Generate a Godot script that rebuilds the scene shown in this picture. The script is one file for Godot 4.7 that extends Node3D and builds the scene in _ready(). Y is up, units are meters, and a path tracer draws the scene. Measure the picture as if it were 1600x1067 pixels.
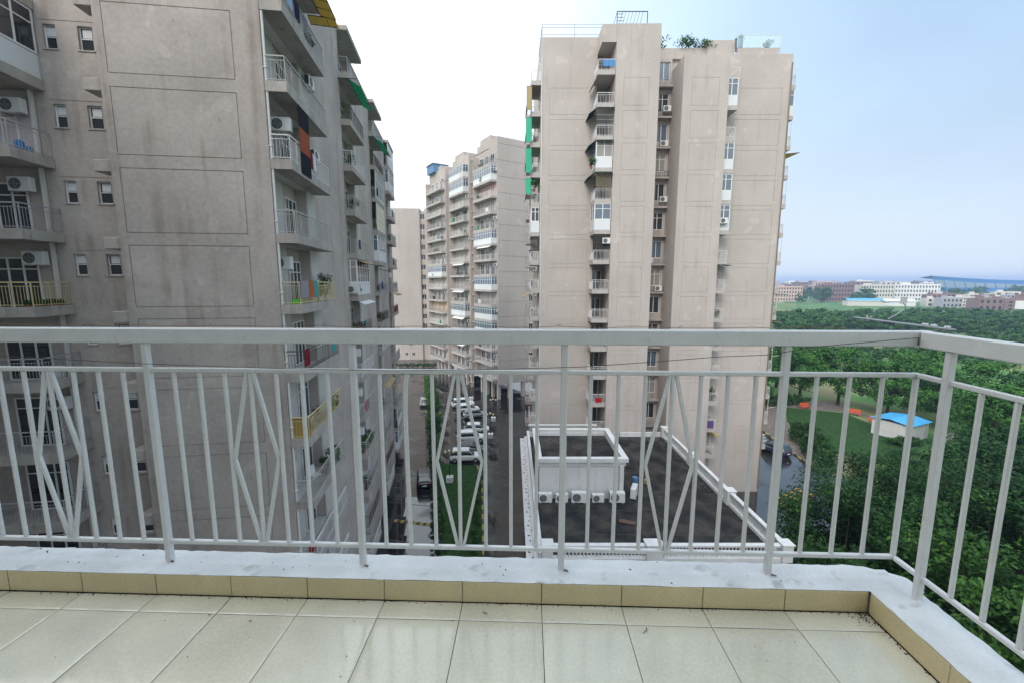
extends Node3D
# A ninth-floor corner balcony looking down a street of apartment towers after rain.
const EYE := 23.6
var M := {}
var taken := {}
var rng := RandomNumberGenerator.new()

# ---------------------------------------------------------------- mesh helper
class MB:
	var v := PackedVector3Array()
	var n := PackedVector3Array()
	var c := PackedColorArray()
	var col := Color(1, 1, 1)
	var use_col := false
	func tri(a: Vector3, b: Vector3, d: Vector3, na: Vector3, nb: Vector3, nd: Vector3) -> void:
		v.append(a); v.append(d); v.append(b)
		n.append(na); n.append(nd); n.append(nb)
		if use_col:
			c.append(col); c.append(col); c.append(col)
	func quad(a: Vector3, b: Vector3, d: Vector3, e: Vector3) -> void:   # counter-clockwise seen from outside
		var nn := (b - a).cross(d - a).normalized()
		tri(a, b, d, nn, nn, nn); tri(a, d, e, nn, nn, nn)
	func quadn(a: Vector3, b: Vector3, d: Vector3, e: Vector3, na: Vector3, nb: Vector3, nd: Vector3, ne: Vector3) -> void:
		tri(a, b, d, na, nb, nd); tri(a, d, e, na, nd, ne)
	func box(ce: Vector3, s: Vector3, bs := Basis()) -> void:
		var h := s * 0.5
		var p := []
		for i in 8:
			p.append(ce + bs * Vector3(h.x if i & 1 else -h.x, h.y if i & 2 else -h.y, h.z if i & 4 else -h.z))
		quad(p[4], p[5], p[7], p[6]); quad(p[1], p[0], p[2], p[3])
		quad(p[5], p[1], p[3], p[7]); quad(p[0], p[4], p[6], p[2])
		quad(p[6], p[7], p[3], p[2]); quad(p[0], p[1], p[5], p[4])
	func span(a: Vector3, b: Vector3) -> void:   # box between two corners
		box((a + b) * 0.5, (b - a).abs())
	func cbox(ce: Vector3, s: Vector3, ch: float, bs := Basis()) -> void:   # box with chamfered edges
		var h := s * 0.5
		var g := h - Vector3(ch, ch, ch)
		var f := func(x: float, y: float, z: float) -> Vector3: return ce + bs * Vector3(x, y, z)
		for s1 in [-1.0, 1.0]:
			_face([f.call(s1 * h.x, -g.y, -g.z), f.call(s1 * h.x, g.y, -g.z), f.call(s1 * h.x, g.y, g.z), f.call(s1 * h.x, -g.y, g.z)], ce)
			_face([f.call(-g.x, s1 * h.y, -g.z), f.call(-g.x, s1 * h.y, g.z), f.call(g.x, s1 * h.y, g.z), f.call(g.x, s1 * h.y, -g.z)], ce)
			_face([f.call(-g.x, -g.y, s1 * h.z), f.call(g.x, -g.y, s1 * h.z), f.call(g.x, g.y, s1 * h.z), f.call(-g.x, g.y, s1 * h.z)], ce)
			for s2 in [-1.0, 1.0]:
				_face([f.call(s1 * h.x, s2 * g.y, -g.z), f.call(s1 * h.x, s2 * g.y, g.z), f.call(s1 * g.x, s2 * h.y, g.z), f.call(s1 * g.x, s2 * h.y, -g.z)], ce)
				_face([f.call(s1 * h.x, -g.y, s2 * g.z), f.call(s1 * h.x, g.y, s2 * g.z), f.call(s1 * g.x, g.y, s2 * h.z), f.call(s1 * g.x, -g.y, s2 * h.z)], ce)
				_face([f.call(-g.x, s1 * h.y, s2 * g.z), f.call(g.x, s1 * h.y, s2 * g.z), f.call(g.x, s1 * g.y, s2 * h.z), f.call(-g.x, s1 * g.y, s2 * h.z)], ce)
	func _face(q: Array, ce: Vector3) -> void:
		var nn: Vector3 = (q[1] - q[0]).cross(q[2] - q[0])
		if nn.dot((q[0] + q[2]) * 0.5 - ce) >= 0.0: quad(q[0], q[1], q[2], q[3])
		else: quad(q[3], q[2], q[1], q[0])
	func bar(a: Vector3, b: Vector3, w: float, h: float, up := Vector3.UP) -> void:   # straight bar of w x h section
		var d := b - a
		var l := d.length()
		if l < 1e-6: return
		var z := d / l
		var u := up
		if absf(z.dot(u)) > 0.99: u = Vector3(0, 0, 1)
		var x := u.cross(z).normalized()
		box((a + b) * 0.5, Vector3(w, h, l), Basis(x, z.cross(x), z))
	func tube(a: Vector3, b: Vector3, r0: float, r1: float, k := 8) -> void:
		var z := (b - a).normalized()
		var x := (Vector3(0, 0, 1) if absf(z.y) > 0.9 else Vector3.UP).cross(z).normalized()
		var y := z.cross(x)
		for i in k:
			var t0 := TAU * i / k
			var t1 := TAU * (i + 1) / k
			var d0 := x * cos(t0) + y * sin(t0)
			var d1 := x * cos(t1) + y * sin(t1)
			quadn(a + d0 * r0, a + d1 * r0, b + d1 * r1, b + d0 * r1, d0, d1, d1, d0)
			tri(b, b + d0 * r1, b + d1 * r1, z, z, z); tri(a, a + d1 * r0, a + d0 * r0, -z, -z, -z)
	func path(pts: Array, r: float, k := 6) -> void:
		for i in pts.size() - 1: tube(pts[i], pts[i + 1], r, r, k)
	func poly(pts: Array, y: float) -> void:   # flat outline of (x, z) pairs as a sheet facing up
		var pv := PackedVector2Array()
		for p in pts: pv.append(Vector2(p[0], p[1]))
		var id := Geometry2D.triangulate_polygon(pv)
		for i in range(0, id.size(), 3):
			var a := Vector3(pv[id[i]].x, y, pv[id[i]].y)
			var b := Vector3(pv[id[i + 1]].x, y, pv[id[i + 1]].y)
			var d := Vector3(pv[id[i + 2]].x, y, pv[id[i + 2]].y)
			if (b - a).cross(d - a).y < 0.0: tri(a, d, b, Vector3.UP, Vector3.UP, Vector3.UP)
			else: tri(a, b, d, Vector3.UP, Vector3.UP, Vector3.UP)
	func prism(pts: Array, y0: float, y1: float) -> void:   # upright prism over an outline of (x, z) pairs
		poly(pts, y1)
		var m := pts.size()
		var area := 0.0
		for i in m: area += pts[i][0] * pts[(i + 1) % m][1] - pts[(i + 1) % m][0] * pts[i][1]
		for i in m:
			var a = pts[i]
			var b = pts[(i + 1) % m]
			if area > 0.0: quad(Vector3(b[0], y0, b[1]), Vector3(a[0], y0, a[1]), Vector3(a[0], y1, a[1]), Vector3(b[0], y1, b[1]))
			else: quad(Vector3(a[0], y0, a[1]), Vector3(b[0], y0, b[1]), Vector3(b[0], y1, b[1]), Vector3(a[0], y1, a[1]))
	func lathe(base: Vector3, prof: Array, k := 12) -> void:   # profile of (radius, height) pairs, upwards
		for j in prof.size() - 1:
			var r0: float = prof[j][0]; var h0: float = prof[j][1]
			var r1: float = prof[j + 1][0]; var h1: float = prof[j + 1][1]
			var sl := Vector2(h1 - h0, r0 - r1).normalized()
			for i in k:
				var t0 := TAU * i / k
				var t1 := TAU * (i + 1) / k
				var d0 := Vector3(cos(t0), 0, -sin(t0)); var d1 := Vector3(cos(t1), 0, -sin(t1))
				var n0 := (d0 * sl.x + Vector3.UP * sl.y).normalized(); var n1 := (d1 * sl.x + Vector3.UP * sl.y).normalized()
				quadn(base + d0 * r0 + Vector3.UP * h0, base + d1 * r0 + Vector3.UP * h0, base + d1 * r1 + Vector3.UP * h1, base + d0 * r1 + Vector3.UP * h1, n0, n1, n1, n0)
	func mesh() -> ArrayMesh:
		var a := []
		a.resize(Mesh.ARRAY_MAX)
		a[Mesh.ARRAY_VERTEX] = v; a[Mesh.ARRAY_NORMAL] = n
		if use_col: a[Mesh.ARRAY_COLOR] = c
		var m := ArrayMesh.new()
		m.add_surface_from_arrays(Mesh.PRIMITIVE_TRIANGLES, a)
		return m

func mb() -> MB: return MB.new()
func V(x: float, y: float, z: float) -> Vector3: return Vector3(x, y, z)

# ---------------------------------------------------------------- node helpers
func numbered(called: String) -> String:
	var k: int = taken.get(called, -1) + 1
	taken[called] = k
	return called if k == 0 else "%s_%03d" % [called, k]
func thing(called: String, label: String, category: String, at := Vector3.ZERO, turn := 0.0, group := "") -> Node3D:
	var o := Node3D.new()
	o.name = numbered(called)
	add_child(o)
	o.position = at; o.rotation.y = turn
	o.set_meta("label", label); o.set_meta("category", category)
	if group: o.set_meta("group", group)
	return o
func part(called: String, m, mat: Material, parent: Node) -> MeshInstance3D:
	var o := MeshInstance3D.new()
	o.name = called
	o.mesh = m.mesh() if m is MB else m
	o.material_override = mat
	parent.add_child(o, true)
	return o
func single(called: String, m, mat: Material, label: String, category: String, at := Vector3.ZERO, turn := 0.0, group := "") -> MeshInstance3D:
	var o := part(numbered(called), m, mat, self)
	o.position = at; o.rotation.y = turn
	o.set_meta("label", label); o.set_meta("category", category)
	if group: o.set_meta("group", group)
	return o
func struct(called: String, m, mat: Material) -> MeshInstance3D:
	var o := part(numbered(called), m, mat, self)
	o.set_meta("kind", "structure")
	o.set_meta("label", {"ground": "green and brown open ground reaching to the horizon", "road": "wet dark asphalt between the apartment towers", "lawn": "mown green park lawn beyond the car park", "median_lawn": "strip of grass between the two wet lanes", "pavement": "paved strip along the foot of the towers", "balcony_floor": "cream tiled balcony floor with dark joints", "field": "pale green open field before the far housing", "pond": "pale standing water among the scrub"}.get(called, called.replace("_", " ") + " of the scene"))
	return o
func ordinal(k: int) -> String:
	return ["ground", "first", "second", "third", "fourth", "fifth", "sixth", "seventh", "eighth", "ninth", "tenth", "eleventh", "twelfth", "thirteenth", "fourteenth", "fifteenth", "sixteenth", "seventeenth", "eighteenth"][clampi(k, 0, 18)]

# ---------------------------------------------------------------- materials
func lin(r: float, g: float, b: float) -> Color: return Color(r, g, b).linear_to_srgb()
func plain(key: String, r: float, g: float, b: float, rough := 0.7, spec := 0.5, metal := 0.0) -> StandardMaterial3D:
	if M.has(key): return M[key]
	var m := StandardMaterial3D.new()
	m.albedo_color = lin(r, g, b); m.roughness = rough; m.metallic_specular = spec; m.metallic = metal
	M[key] = m
	return m
func noise_img(w: int, h: int, freq: float, seed_: int, oct := 4) -> Image:
	var f := FastNoiseLite.new()
	f.seed = seed_; f.frequency = freq; f.fractal_octaves = oct
	f.noise_type = FastNoiseLite.TYPE_SIMPLEX_SMOOTH
	return f.get_seamless_image(w, h, false, false, 0.1, true)
# Tone map around 1: mottling, fine grain, rain streaks that run down, and scattered stains.
func stained(size: int, seed_: int, blotch: float, grain: float, streak: float, stain: float, dirt := Color(0.55, 0.47, 0.40)) -> ImageTexture:
	var a := noise_img(size, size, 3.0 / size, seed_, 5)
	var g := noise_img(size, size, 60.0 / size, seed_ + 1, 3)
	var s := noise_img(size, 32, 18.0 / size, seed_ + 2, 5)
	s.resize(size, size, Image.INTERPOLATE_CUBIC)
	var t := noise_img(size, size, 6.0 / size, seed_ + 3, 3)
	var da := a.get_data(); var dg := g.get_data(); var ds := s.get_data(); var dt := t.get_data()
	var out := PackedByteArray()
	out.resize(size * size * 3)
	for i in size * size:
		var b := 1.0 + blotch * (da[i] / 255.0 - 0.5) + grain * (dg[i] / 255.0 - 0.5)
		var k := streak * clampf((ds[i] / 255.0 - 0.52) * 3.0, 0.0, 1.0) * clampf(dt[i] / 255.0 * 2.2 - 0.55, 0.0, 1.0)
		k += stain * clampf((dt[i] / 255.0 - 0.70) * 5.0, 0.0, 1.0) * clampf(da[i] / 180.0, 0.0, 1.0)
		if streak > 0.0:   # filled patches with an edge of their own, and hairline cracks
			if dt[i] < 46: b *= 1.045
			if absi(int(da[i]) - 118) < 1 and dg[i] > 120: k += streak * 0.8
		k = clampf(k, 0.0, 0.9)
		b *= 0.88
		out[i * 3] = clampi(int(255.0 * b * lerpf(1.0, dirt.r, k)), 0, 255)
		out[i * 3 + 1] = clampi(int(255.0 * b * lerpf(1.0, dirt.g, k)), 0, 255)
		out[i * 3 + 2] = clampi(int(255.0 * b * lerpf(1.0, dirt.b, k)), 0, 255)
	var im := Image.create_from_data(size, size, false, Image.FORMAT_RGB8, out)
	im.generate_mipmaps()
	return ImageTexture.create_from_image(im)
func textured(key: String, r: float, g: float, b: float, tex: Texture2D, metres: float, rough := 0.85, spec := 0.4) -> StandardMaterial3D:
	var m := StandardMaterial3D.new()
	m.albedo_color = lin(r, g, b)
	m.albedo_texture = tex
	m.uv1_triplanar = true; m.uv1_world_triplanar = true
	m.uv1_scale = Vector3.ONE / metres
	m.uv1_triplanar_sharpness = 8.0
	m.roughness = rough; m.metallic_specular = spec
	M[key] = m
	return m
# Two-colour noise map for ground, wet asphalt and the like; also used as a gloss map.
func ramp_tex(size: int, freq: float, seed_: int, stops: Array, cols: Array, oct := 5) -> ImageTexture:
	var im := noise_img(size, size, freq / size, seed_, oct)
	var d := im.get_data()
	var gr := Gradient.new()
	gr.offsets = PackedFloat32Array(stops); gr.colors = PackedColorArray(cols)
	var lut := []
	for i in 256: lut.append(gr.sample(i / 255.0))
	var out := PackedByteArray()
	out.resize(size * size * 3)
	for i in size * size:
		var q: Color = lut[d[i]]
		out[i * 3] = int(q.r * 255.0); out[i * 3 + 1] = int(q.g * 255.0); out[i * 3 + 2] = int(q.b * 255.0)
	var o := Image.create_from_data(size, size, false, Image.FORMAT_RGB8, out)
	o.generate_mipmaps()
	return ImageTexture.create_from_image(o)
func normal_tex(size: int, freq: float, seed_: int, strength: float, oct := 4) -> ImageTexture:
	var im := noise_img(size, size, freq / size, seed_, oct)
	im.convert(Image.FORMAT_RGBA8)
	im.bump_map_to_normal_map(strength)
	return ImageTexture.create_from_image(im)

func make_materials() -> void:
	var heavy := stained(1024, 11, 0.15, 0.08, 0.30, 0.12, Color(0.60, 0.55, 0.50))
	var light := stained(1024, 31, 0.06, 0.04, 0.09, 0.04)
	var bump := normal_tex(512, 40.0, 5, 1.2)
	for w in [["wall_old", 0.60, 0.537, 0.497, heavy, 15.0], ["wall_tower", 0.62, 0.560, 0.520, light, 17.0], ["wall_far", 0.61, 0.548, 0.508, light, 30.0], ["slab", 0.54, 0.495, 0.455, heavy, 5.0], ["slab_clean", 0.60, 0.56, 0.53, light, 6.0], ["white_wall", 0.74, 0.73, 0.70, light, 6.0], ["annex_white", 0.80, 0.80, 0.80, light, 7.0]]:
		var m := textured(w[0], w[1], w[2], w[3], w[4], w[5], 0.9, 0.3)
		m.normal_enabled = true; m.normal_texture = bump; m.normal_scale = 0.25
	# own balcony
	var ledge_t := stained(512, 71, 0.10, 0.06, 0.0, 0.55, Color(0.62, 0.62, 0.60))
	var lg := textured("ledge_paint", 0.86, 0.87, 0.87, ledge_t, 0.9, 0.75, 0.4)
	lg.normal_enabled = true; lg.normal_texture = normal_tex(512, 30.0, 72, 3.0); lg.normal_scale = 0.10
	var rail_t := stained(512, 81, 0.05, 0.05, 0.0, 0.12, Color(0.74, 0.70, 0.62))
	var rl := textured("rail_paint", 0.88, 0.88, 0.86, rail_t, 0.5, 0.42, 0.5)
	rl.normal_enabled = true; rl.normal_texture = normal_tex(256, 18.0, 82, 3.0); rl.normal_scale = 0.12
	var tile_t := stained(512, 91, 0.08, 0.08, 0.0, 0.10, Color(0.80, 0.80, 0.80))
	for i in 3:
		var tl := textured("tile_%d" % i, 0.77 - 0.025 * i, 0.72 - 0.028 * i, 0.56 - 0.03 * i, tile_t, 0.8 + 0.13 * i, 0.15, 1.0)
	textured("skirting", 0.82, 0.69, 0.40, tile_t, 0.9, 0.35, 0.5)
	plain("grout", 0.035, 0.03, 0.025, 0.95)
	# ground
	var asp := ramp_tex(1024, 5.0, 101, [0.25, 0.45, 0.6, 0.8], [lin(0.013, 0.013, 0.014), lin(0.018, 0.0175, 0.0175), lin(0.023, 0.022, 0.0215), lin(0.030, 0.0285, 0.027)], 6)
	var road := textured("road", 1, 1, 1, asp, 26.0, 1.0, 0.7)
	road.roughness_texture = ramp_tex(1024, 4.0, 103, [0.36, 0.46, 0.56, 0.75], [Color(0.02, 0.02, 0.02), Color(0.06, 0.06, 0.06), Color(0.16, 0.16, 0.16), Color(0.34, 0.34, 0.34)], 5)
	var deck := ramp_tex(512, 4.0, 111, [0.25, 0.5, 0.75], [lin(0.018, 0.018, 0.020), lin(0.030, 0.029, 0.029), lin(0.050, 0.046, 0.042)], 6)
	var dk := textured("deck", 1, 1, 1, deck, 9.0, 1.0, 0.25)
	dk.roughness_texture = ramp_tex(512, 3.0, 113, [0.35, 0.5, 0.7], [Color(0.12, 0.12, 0.12), Color(0.45, 0.45, 0.45), Color(0.75, 0.75, 0.75)], 5)
	textured("lawn", 1, 1, 1, ramp_tex(512, 12.0, 121, [0.2, 0.5, 0.8], [lin(0.016, 0.045, 0.013), lin(0.024, 0.062, 0.018), lin(0.045, 0.08, 0.026)], 6), 9.0, 0.95, 0.2)
	textured("scrub", 1, 1, 1, ramp_tex(1024, 8.0, 131, [0.2, 0.42, 0.55, 0.68, 0.85], [lin(0.05, 0.12, 0.04), lin(0.09, 0.19, 0.06), lin(0.15, 0.23, 0.08), lin(0.20, 0.17, 0.10), lin(0.13, 0.20, 0.08)], 6), 190.0, 0.95, 0.2)
	textured("field", 1, 1, 1, ramp_tex(512, 8.0, 141, [0.2, 0.5, 0.8], [lin(0.06, 0.13, 0.05), lin(0.10, 0.19, 0.07), lin(0.14, 0.21, 0.09)], 6), 120.0, 0.95, 0.2)
	textured("paving", 1, 1, 1, ramp_tex(512, 9.0, 151, [0.2, 0.5, 0.8], [lin(0.09, 0.07, 0.06), lin(0.14, 0.11, 0.09), lin(0.2, 0.17, 0.14)], 6), 6.0, 0.7, 0.4)
	plain("white_rail", 0.66, 0.66, 0.66, 0.5); plain("old_rail", 0.42, 0.41, 0.39, 0.6); plain("grey_rail", 0.34, 0.34, 0.36, 0.5); plain("cream_rail", 0.62, 0.52, 0.26, 0.5); plain("dark_rail", 0.09, 0.07, 0.06, 0.5)
	plain("frame_white", 0.76, 0.76, 0.75, 0.45); plain("glass", 0.025, 0.03, 0.036, 0.06, 0.7); plain("glass_blue", 0.10, 0.14, 0.19, 0.07, 0.8); plain("curtain", 0.30, 0.28, 0.26, 0.9)
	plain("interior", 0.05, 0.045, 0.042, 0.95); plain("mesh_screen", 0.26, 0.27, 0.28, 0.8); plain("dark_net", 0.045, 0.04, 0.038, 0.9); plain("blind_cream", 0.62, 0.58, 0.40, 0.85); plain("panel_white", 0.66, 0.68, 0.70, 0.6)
	plain("green_sheet", 0.008, 0.40, 0.23, 0.45); plain("green_dark", 0.008, 0.09, 0.075, 0.5); plain("yellow_sheet", 0.62, 0.50, 0.13, 0.5); plain("tan_sheet", 0.36, 0.27, 0.13, 0.8); plain("white_sheet", 0.66, 0.66, 0.65, 0.6)
	for q in [["green_sheet", 0.005, 0.55, 0.30], ["yellow_sheet", 0.55, 0.42, 0.08]]:
		M[q[0]].backlight_enabled = true; M[q[0]].backlight = lin(q[1], q[2], q[3])
	plain("iron", 0.03, 0.03, 0.035, 0.6); plain("steel", 0.45, 0.46, 0.47, 0.4, 0.5, 0.6); plain("pipe_white", 0.66, 0.65, 0.62, 0.5); plain("pipe_rust", 0.22, 0.17, 0.12, 0.7)
	plain("ac_white", 0.66, 0.66, 0.65, 0.5); plain("ac_dark", 0.05, 0.055, 0.06, 0.6); plain("ac_grey", 0.30, 0.31, 0.32, 0.6)
	plain("terracotta", 0.34, 0.11, 0.05, 0.85); plain("wood", 0.10, 0.055, 0.04, 0.6); plain("pink_wall", 0.60, 0.30, 0.26, 0.9); plain("lilac_wall", 0.52, 0.46, 0.50, 0.9); plain("peach_wall", 0.62, 0.40, 0.20, 0.9)
	plain("black", 0.012, 0.012, 0.013, 0.5); plain("yellow_paint", 0.40, 0.27, 0.04, 0.6); plain("black_paint", 0.03, 0.03, 0.03, 0.6)
	var lf := StandardMaterial3D.new()
	lf.vertex_color_use_as_albedo = true; lf.roughness = 0.6; lf.metallic_specular = 0.3; lf.cull_mode = BaseMaterial3D.CULL_DISABLED
	lf.backlight_enabled = true; lf.backlight = lin(0.02, 0.04, 0.005)
	M["leaf"] = lf
	var bark := plain("bark", 0.07, 0.05, 0.035, 0.95)
	bark.albedo_texture = ramp_tex(256, 10.0, 161, [0.2, 0.8], [Color(0.6, 0.6, 0.6), Color(1, 1, 1)])
	bark.uv1_triplanar = true

# ---------------------------------------------------------------- camera, sky, sun
func make_camera_and_light() -> void:
	var cam := Camera3D.new()
	cam.name = "camera"
	cam.fov = rad_to_deg(2.0 * atan(533.5 / 670.0))
	cam.near = 0.05; cam.far = 6000.0
	cam.position = Vector3(0, EYE, 0)
	cam.rotation_degrees = Vector3(-7.9, 0, 0)
	add_child(cam)
	cam.current = true
	var env := Environment.new()
	env.background_mode = Environment.BG_SKY
	var sky := Sky.new()
	var pan := PanoramaSkyMaterial.new()
	pan.panorama = sky_texture()
	sky.sky_material = pan
	env.sky = sky
	env.tonemap_mode = Environment.TONE_MAPPER_LINEAR
	env.tonemap_exposure = 1.12
	env.sdfgi_enabled = true; env.ssao_enabled = true; env.ssil_enabled = true
	env.fog_enabled = true
	env.fog_density = 0.00035
	env.fog_light_color = Color(0.72, 0.83, 1.0)
	var we := WorldEnvironment.new()
	we.name = "world_environment"
	we.environment = env
	add_child(we)
	var sun := DirectionalLight3D.new()
	sun.name = "sun"
	sun.light_energy = 0.5
	sun.light_angular_distance = 25.0
	sun.light_color = Color(1.0, 0.97, 0.92)
	sun.shadow_enabled = true
	sun.look_at_from_position(Vector3(-0.30, 0.60, 0.74), Vector3.ZERO)
	add_child(sun)
# Rain-cloud deck: bright thin cloud over most of the dome, a thicker blue-grey bank to one side.
func sky_texture() -> ImageTexture:
	var w := 768
	var h := 384
	var im := Image.create(w, h, false, Image.FORMAT_RGBF)
	var f := FastNoiseLite.new()
	f.seed = 7; f.frequency = 1.3; f.fractal_octaves = 4
	var bank := Vector3(sin(1.15) * cos(0.55), sin(0.55), -cos(1.15) * cos(0.55))
	for j in h:
		var el := PI * (0.5 - (j + 0.5) / h)
		for i in w:
			var az := TAU * (i + 0.5) / w   # 0 looks along -z
			var d := Vector3(sin(az) * cos(el), sin(el), -cos(az) * cos(el))
			var n := f.get_noise_3d(d.x, d.y * 2.0, d.z)
			var n2 := f.get_noise_3d(d.x * 2.5 + 9.0, d.y * 5.0, d.z * 2.5)
			var k := 1.0 - smoothstep(0.2, 1.55, d.angle_to(bank) - 0.10 * n - 0.03 * n2)
			var br := 2.85 * (1.0 + 2.0 * sin(maxf(el, 0.0))) / 3.0 * (1.0 + 0.18 * n + 0.06 * n2)   # an overcast dome is about three times as bright overhead as low down
			var c := Vector3(pow(br * 0.965, 1.0 - k) * pow(0.42, k), pow(br, 1.0 - k) * pow(0.60, k), pow(br * 1.03, 1.0 - k) * pow(0.82, k)) * (1.0 + k * (0.10 * n2 + 0.10 * n))
			var hz := pow(1.0 - clampf(sin(maxf(el, 0.0)) / 0.46, 0.0, 1.0), 2.0)
			c = c.lerp(Vector3(0.80, 0.85, 0.93), hz * 0.85)
			if el < 0.0: c = Vector3(0.25, 0.27, 0.28)
			im.set_pixel(i, j, Color(c.x, c.y, c.z))
	return ImageTexture.create_from_image(im)

# ---------------------------------------------------------------- the balcony under the camera
const TURN := -0.0349
const FLOOR := EYE - 1.22
const LEDGE := EYE - 1.13
func ledge_h(x: float, z: float, f: FastNoiseLite) -> float:
	return LEDGE + 0.0015 * f.get_noise_2d(x * 9.0, z * 9.0) + 0.0007 * f.get_noise_2d(x * 40.0, z * 40.0)
func ledge_strip(m: MB, f: FastNoiseLite, along_x: bool, a0: float, a1: float, b_in: float, b_out: float) -> void:
	var na := int((a1 - a0) / 0.025)
	var nb := 8
	var g := []
	for i in na + 1:
		var row := []
		var a := lerpf(a0, a1, float(i) / na)
		for j in nb + 1:
			var t := float(j) / nb
			var bo := b_out
			var wob := 0.006 * f.get_noise_1d(a * 14.0) + 0.003 * f.get_noise_1d(a * 90.0 + 50.0)
			if along_x and a > 1.36: bo = lerpf(b_out, b_out + 0.07, clampf((a - 1.36) / 0.11, 0, 1))
			var b := lerpf(b_in + 0.002 * f.get_noise_1d(a * 30.0 + 9.0), bo + wob, t)
			var p := Vector3(a, 0, b) if along_x else Vector3(b + (0.0), 0, a)
			p.y = ledge_h(p.x, p.z, f)
			if j == 0: p.y -= 0.002
			if j == nb: p.y -= 0.014
			elif j == nb - 1: p.y -= 0.003
			row.append(p)
		g.append(row)
	var nr := func(i: int, j: int) -> Vector3:
		var a: Vector3 = g[mini(i + 1, na)][j] - g[maxi(i - 1, 0)][j]
		var b: Vector3 = g[i][mini(j + 1, nb)] - g[i][maxi(j - 1, 0)]
		var q := a.cross(b).normalized()
		return q if q.y > 0.0 else -q
	for i in na:
		for j in nb:
			var p: Vector3 = g[i][j]; var q: Vector3 = g[i + 1][j]; var r: Vector3 = g[i + 1][j + 1]; var s: Vector3 = g[i][j + 1]
			if (q - p).cross(r - p).y > 0.0: m.quadn(p, q, r, s, nr.call(i, j), nr.call(i + 1, j), nr.call(i + 1, j + 1), nr.call(i, j + 1))
			else: m.quadn(s, r, q, p, nr.call(i, j + 1), nr.call(i + 1, j + 1), nr.call(i + 1, j), nr.call(i, j))
		# outer face of the ledge going down
		var e0: Vector3 = g[i][nb]; var e1: Vector3 = g[i + 1][nb]
		var out := Vector3(0, 0, -1) if along_x else Vector3(1, 0, 0)
		var d0 := e0 + Vector3(0, -0.6, 0); var d1 := e1 + Vector3(0, -0.6, 0)
		m.quadn(d0, d1, e1, e0, out, out, out, out)
func tile_mesh(w: float, d: float, th: float) -> ArrayMesh:   # cushion-edged tile, top at y = 0, centred
	var m := mb()
	var xs := [-0.5 * w, -0.5 * w + 0.0025, -0.5 * w + 0.012, -0.5 * w + 0.035, 0.5 * w - 0.035, 0.5 * w - 0.012, 0.5 * w - 0.0025, 0.5 * w]
	var zs := [-0.5 * d, -0.5 * d + 0.0025, -0.5 * d + 0.012, -0.5 * d + 0.035, 0.5 * d - 0.035, 0.5 * d - 0.012, 0.5 * d - 0.0025, 0.5 * d]
	if d < 0.09: zs = [-0.5 * d, -0.5 * d + 0.0025, -0.5 * d + 0.010, -0.5 * d + 0.02, 0.5 * d - 0.02, 0.5 * d - 0.010, 0.5 * d - 0.0025, 0.5 * d]
	var prof := [-0.0014, -0.0005, -0.0002, 0.0, 0.0, -0.0002, -0.0005, -0.0014]
	var slope := [-0.5, -0.12, -0.03, 0.0, 0.0, 0.03, 0.12, 0.5]
	for i in 7:
		for j in 7:
			var ps := []; var ns := []
			for q in [[i, j + 1], [i + 1, j + 1], [i + 1, j], [i, j]]:
				ps.append(Vector3(xs[q[0]], prof[q[0]] + prof[q[1]], zs[q[1]]))
				ns.append(Vector3(slope[q[0]], 1.0, slope[q[1]]).normalized())
			m.quadn(ps[0], ps[1], ps[2], ps[3], ns[0], ns[1], ns[2], ns[3])
	var y := -0.0028
	var hw := w * 0.5; var hd := d * 0.5
	m.quad(V(-hw, -th, hd), V(hw, -th, hd), V(hw, y, hd), V(-hw, y, hd)); m.quad(V(hw, -th, -hd), V(-hw, -th, -hd), V(-hw, y, -hd), V(hw, y, -hd))
	m.quad(V(hw, -th, hd), V(hw, -th, -hd), V(hw, y, -hd), V(hw, y, hd)); m.quad(V(-hw, -th, -hd), V(-hw, -th, hd), V(-hw, y, hd), V(-hw, y, -hd))
	return m.mesh()
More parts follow.
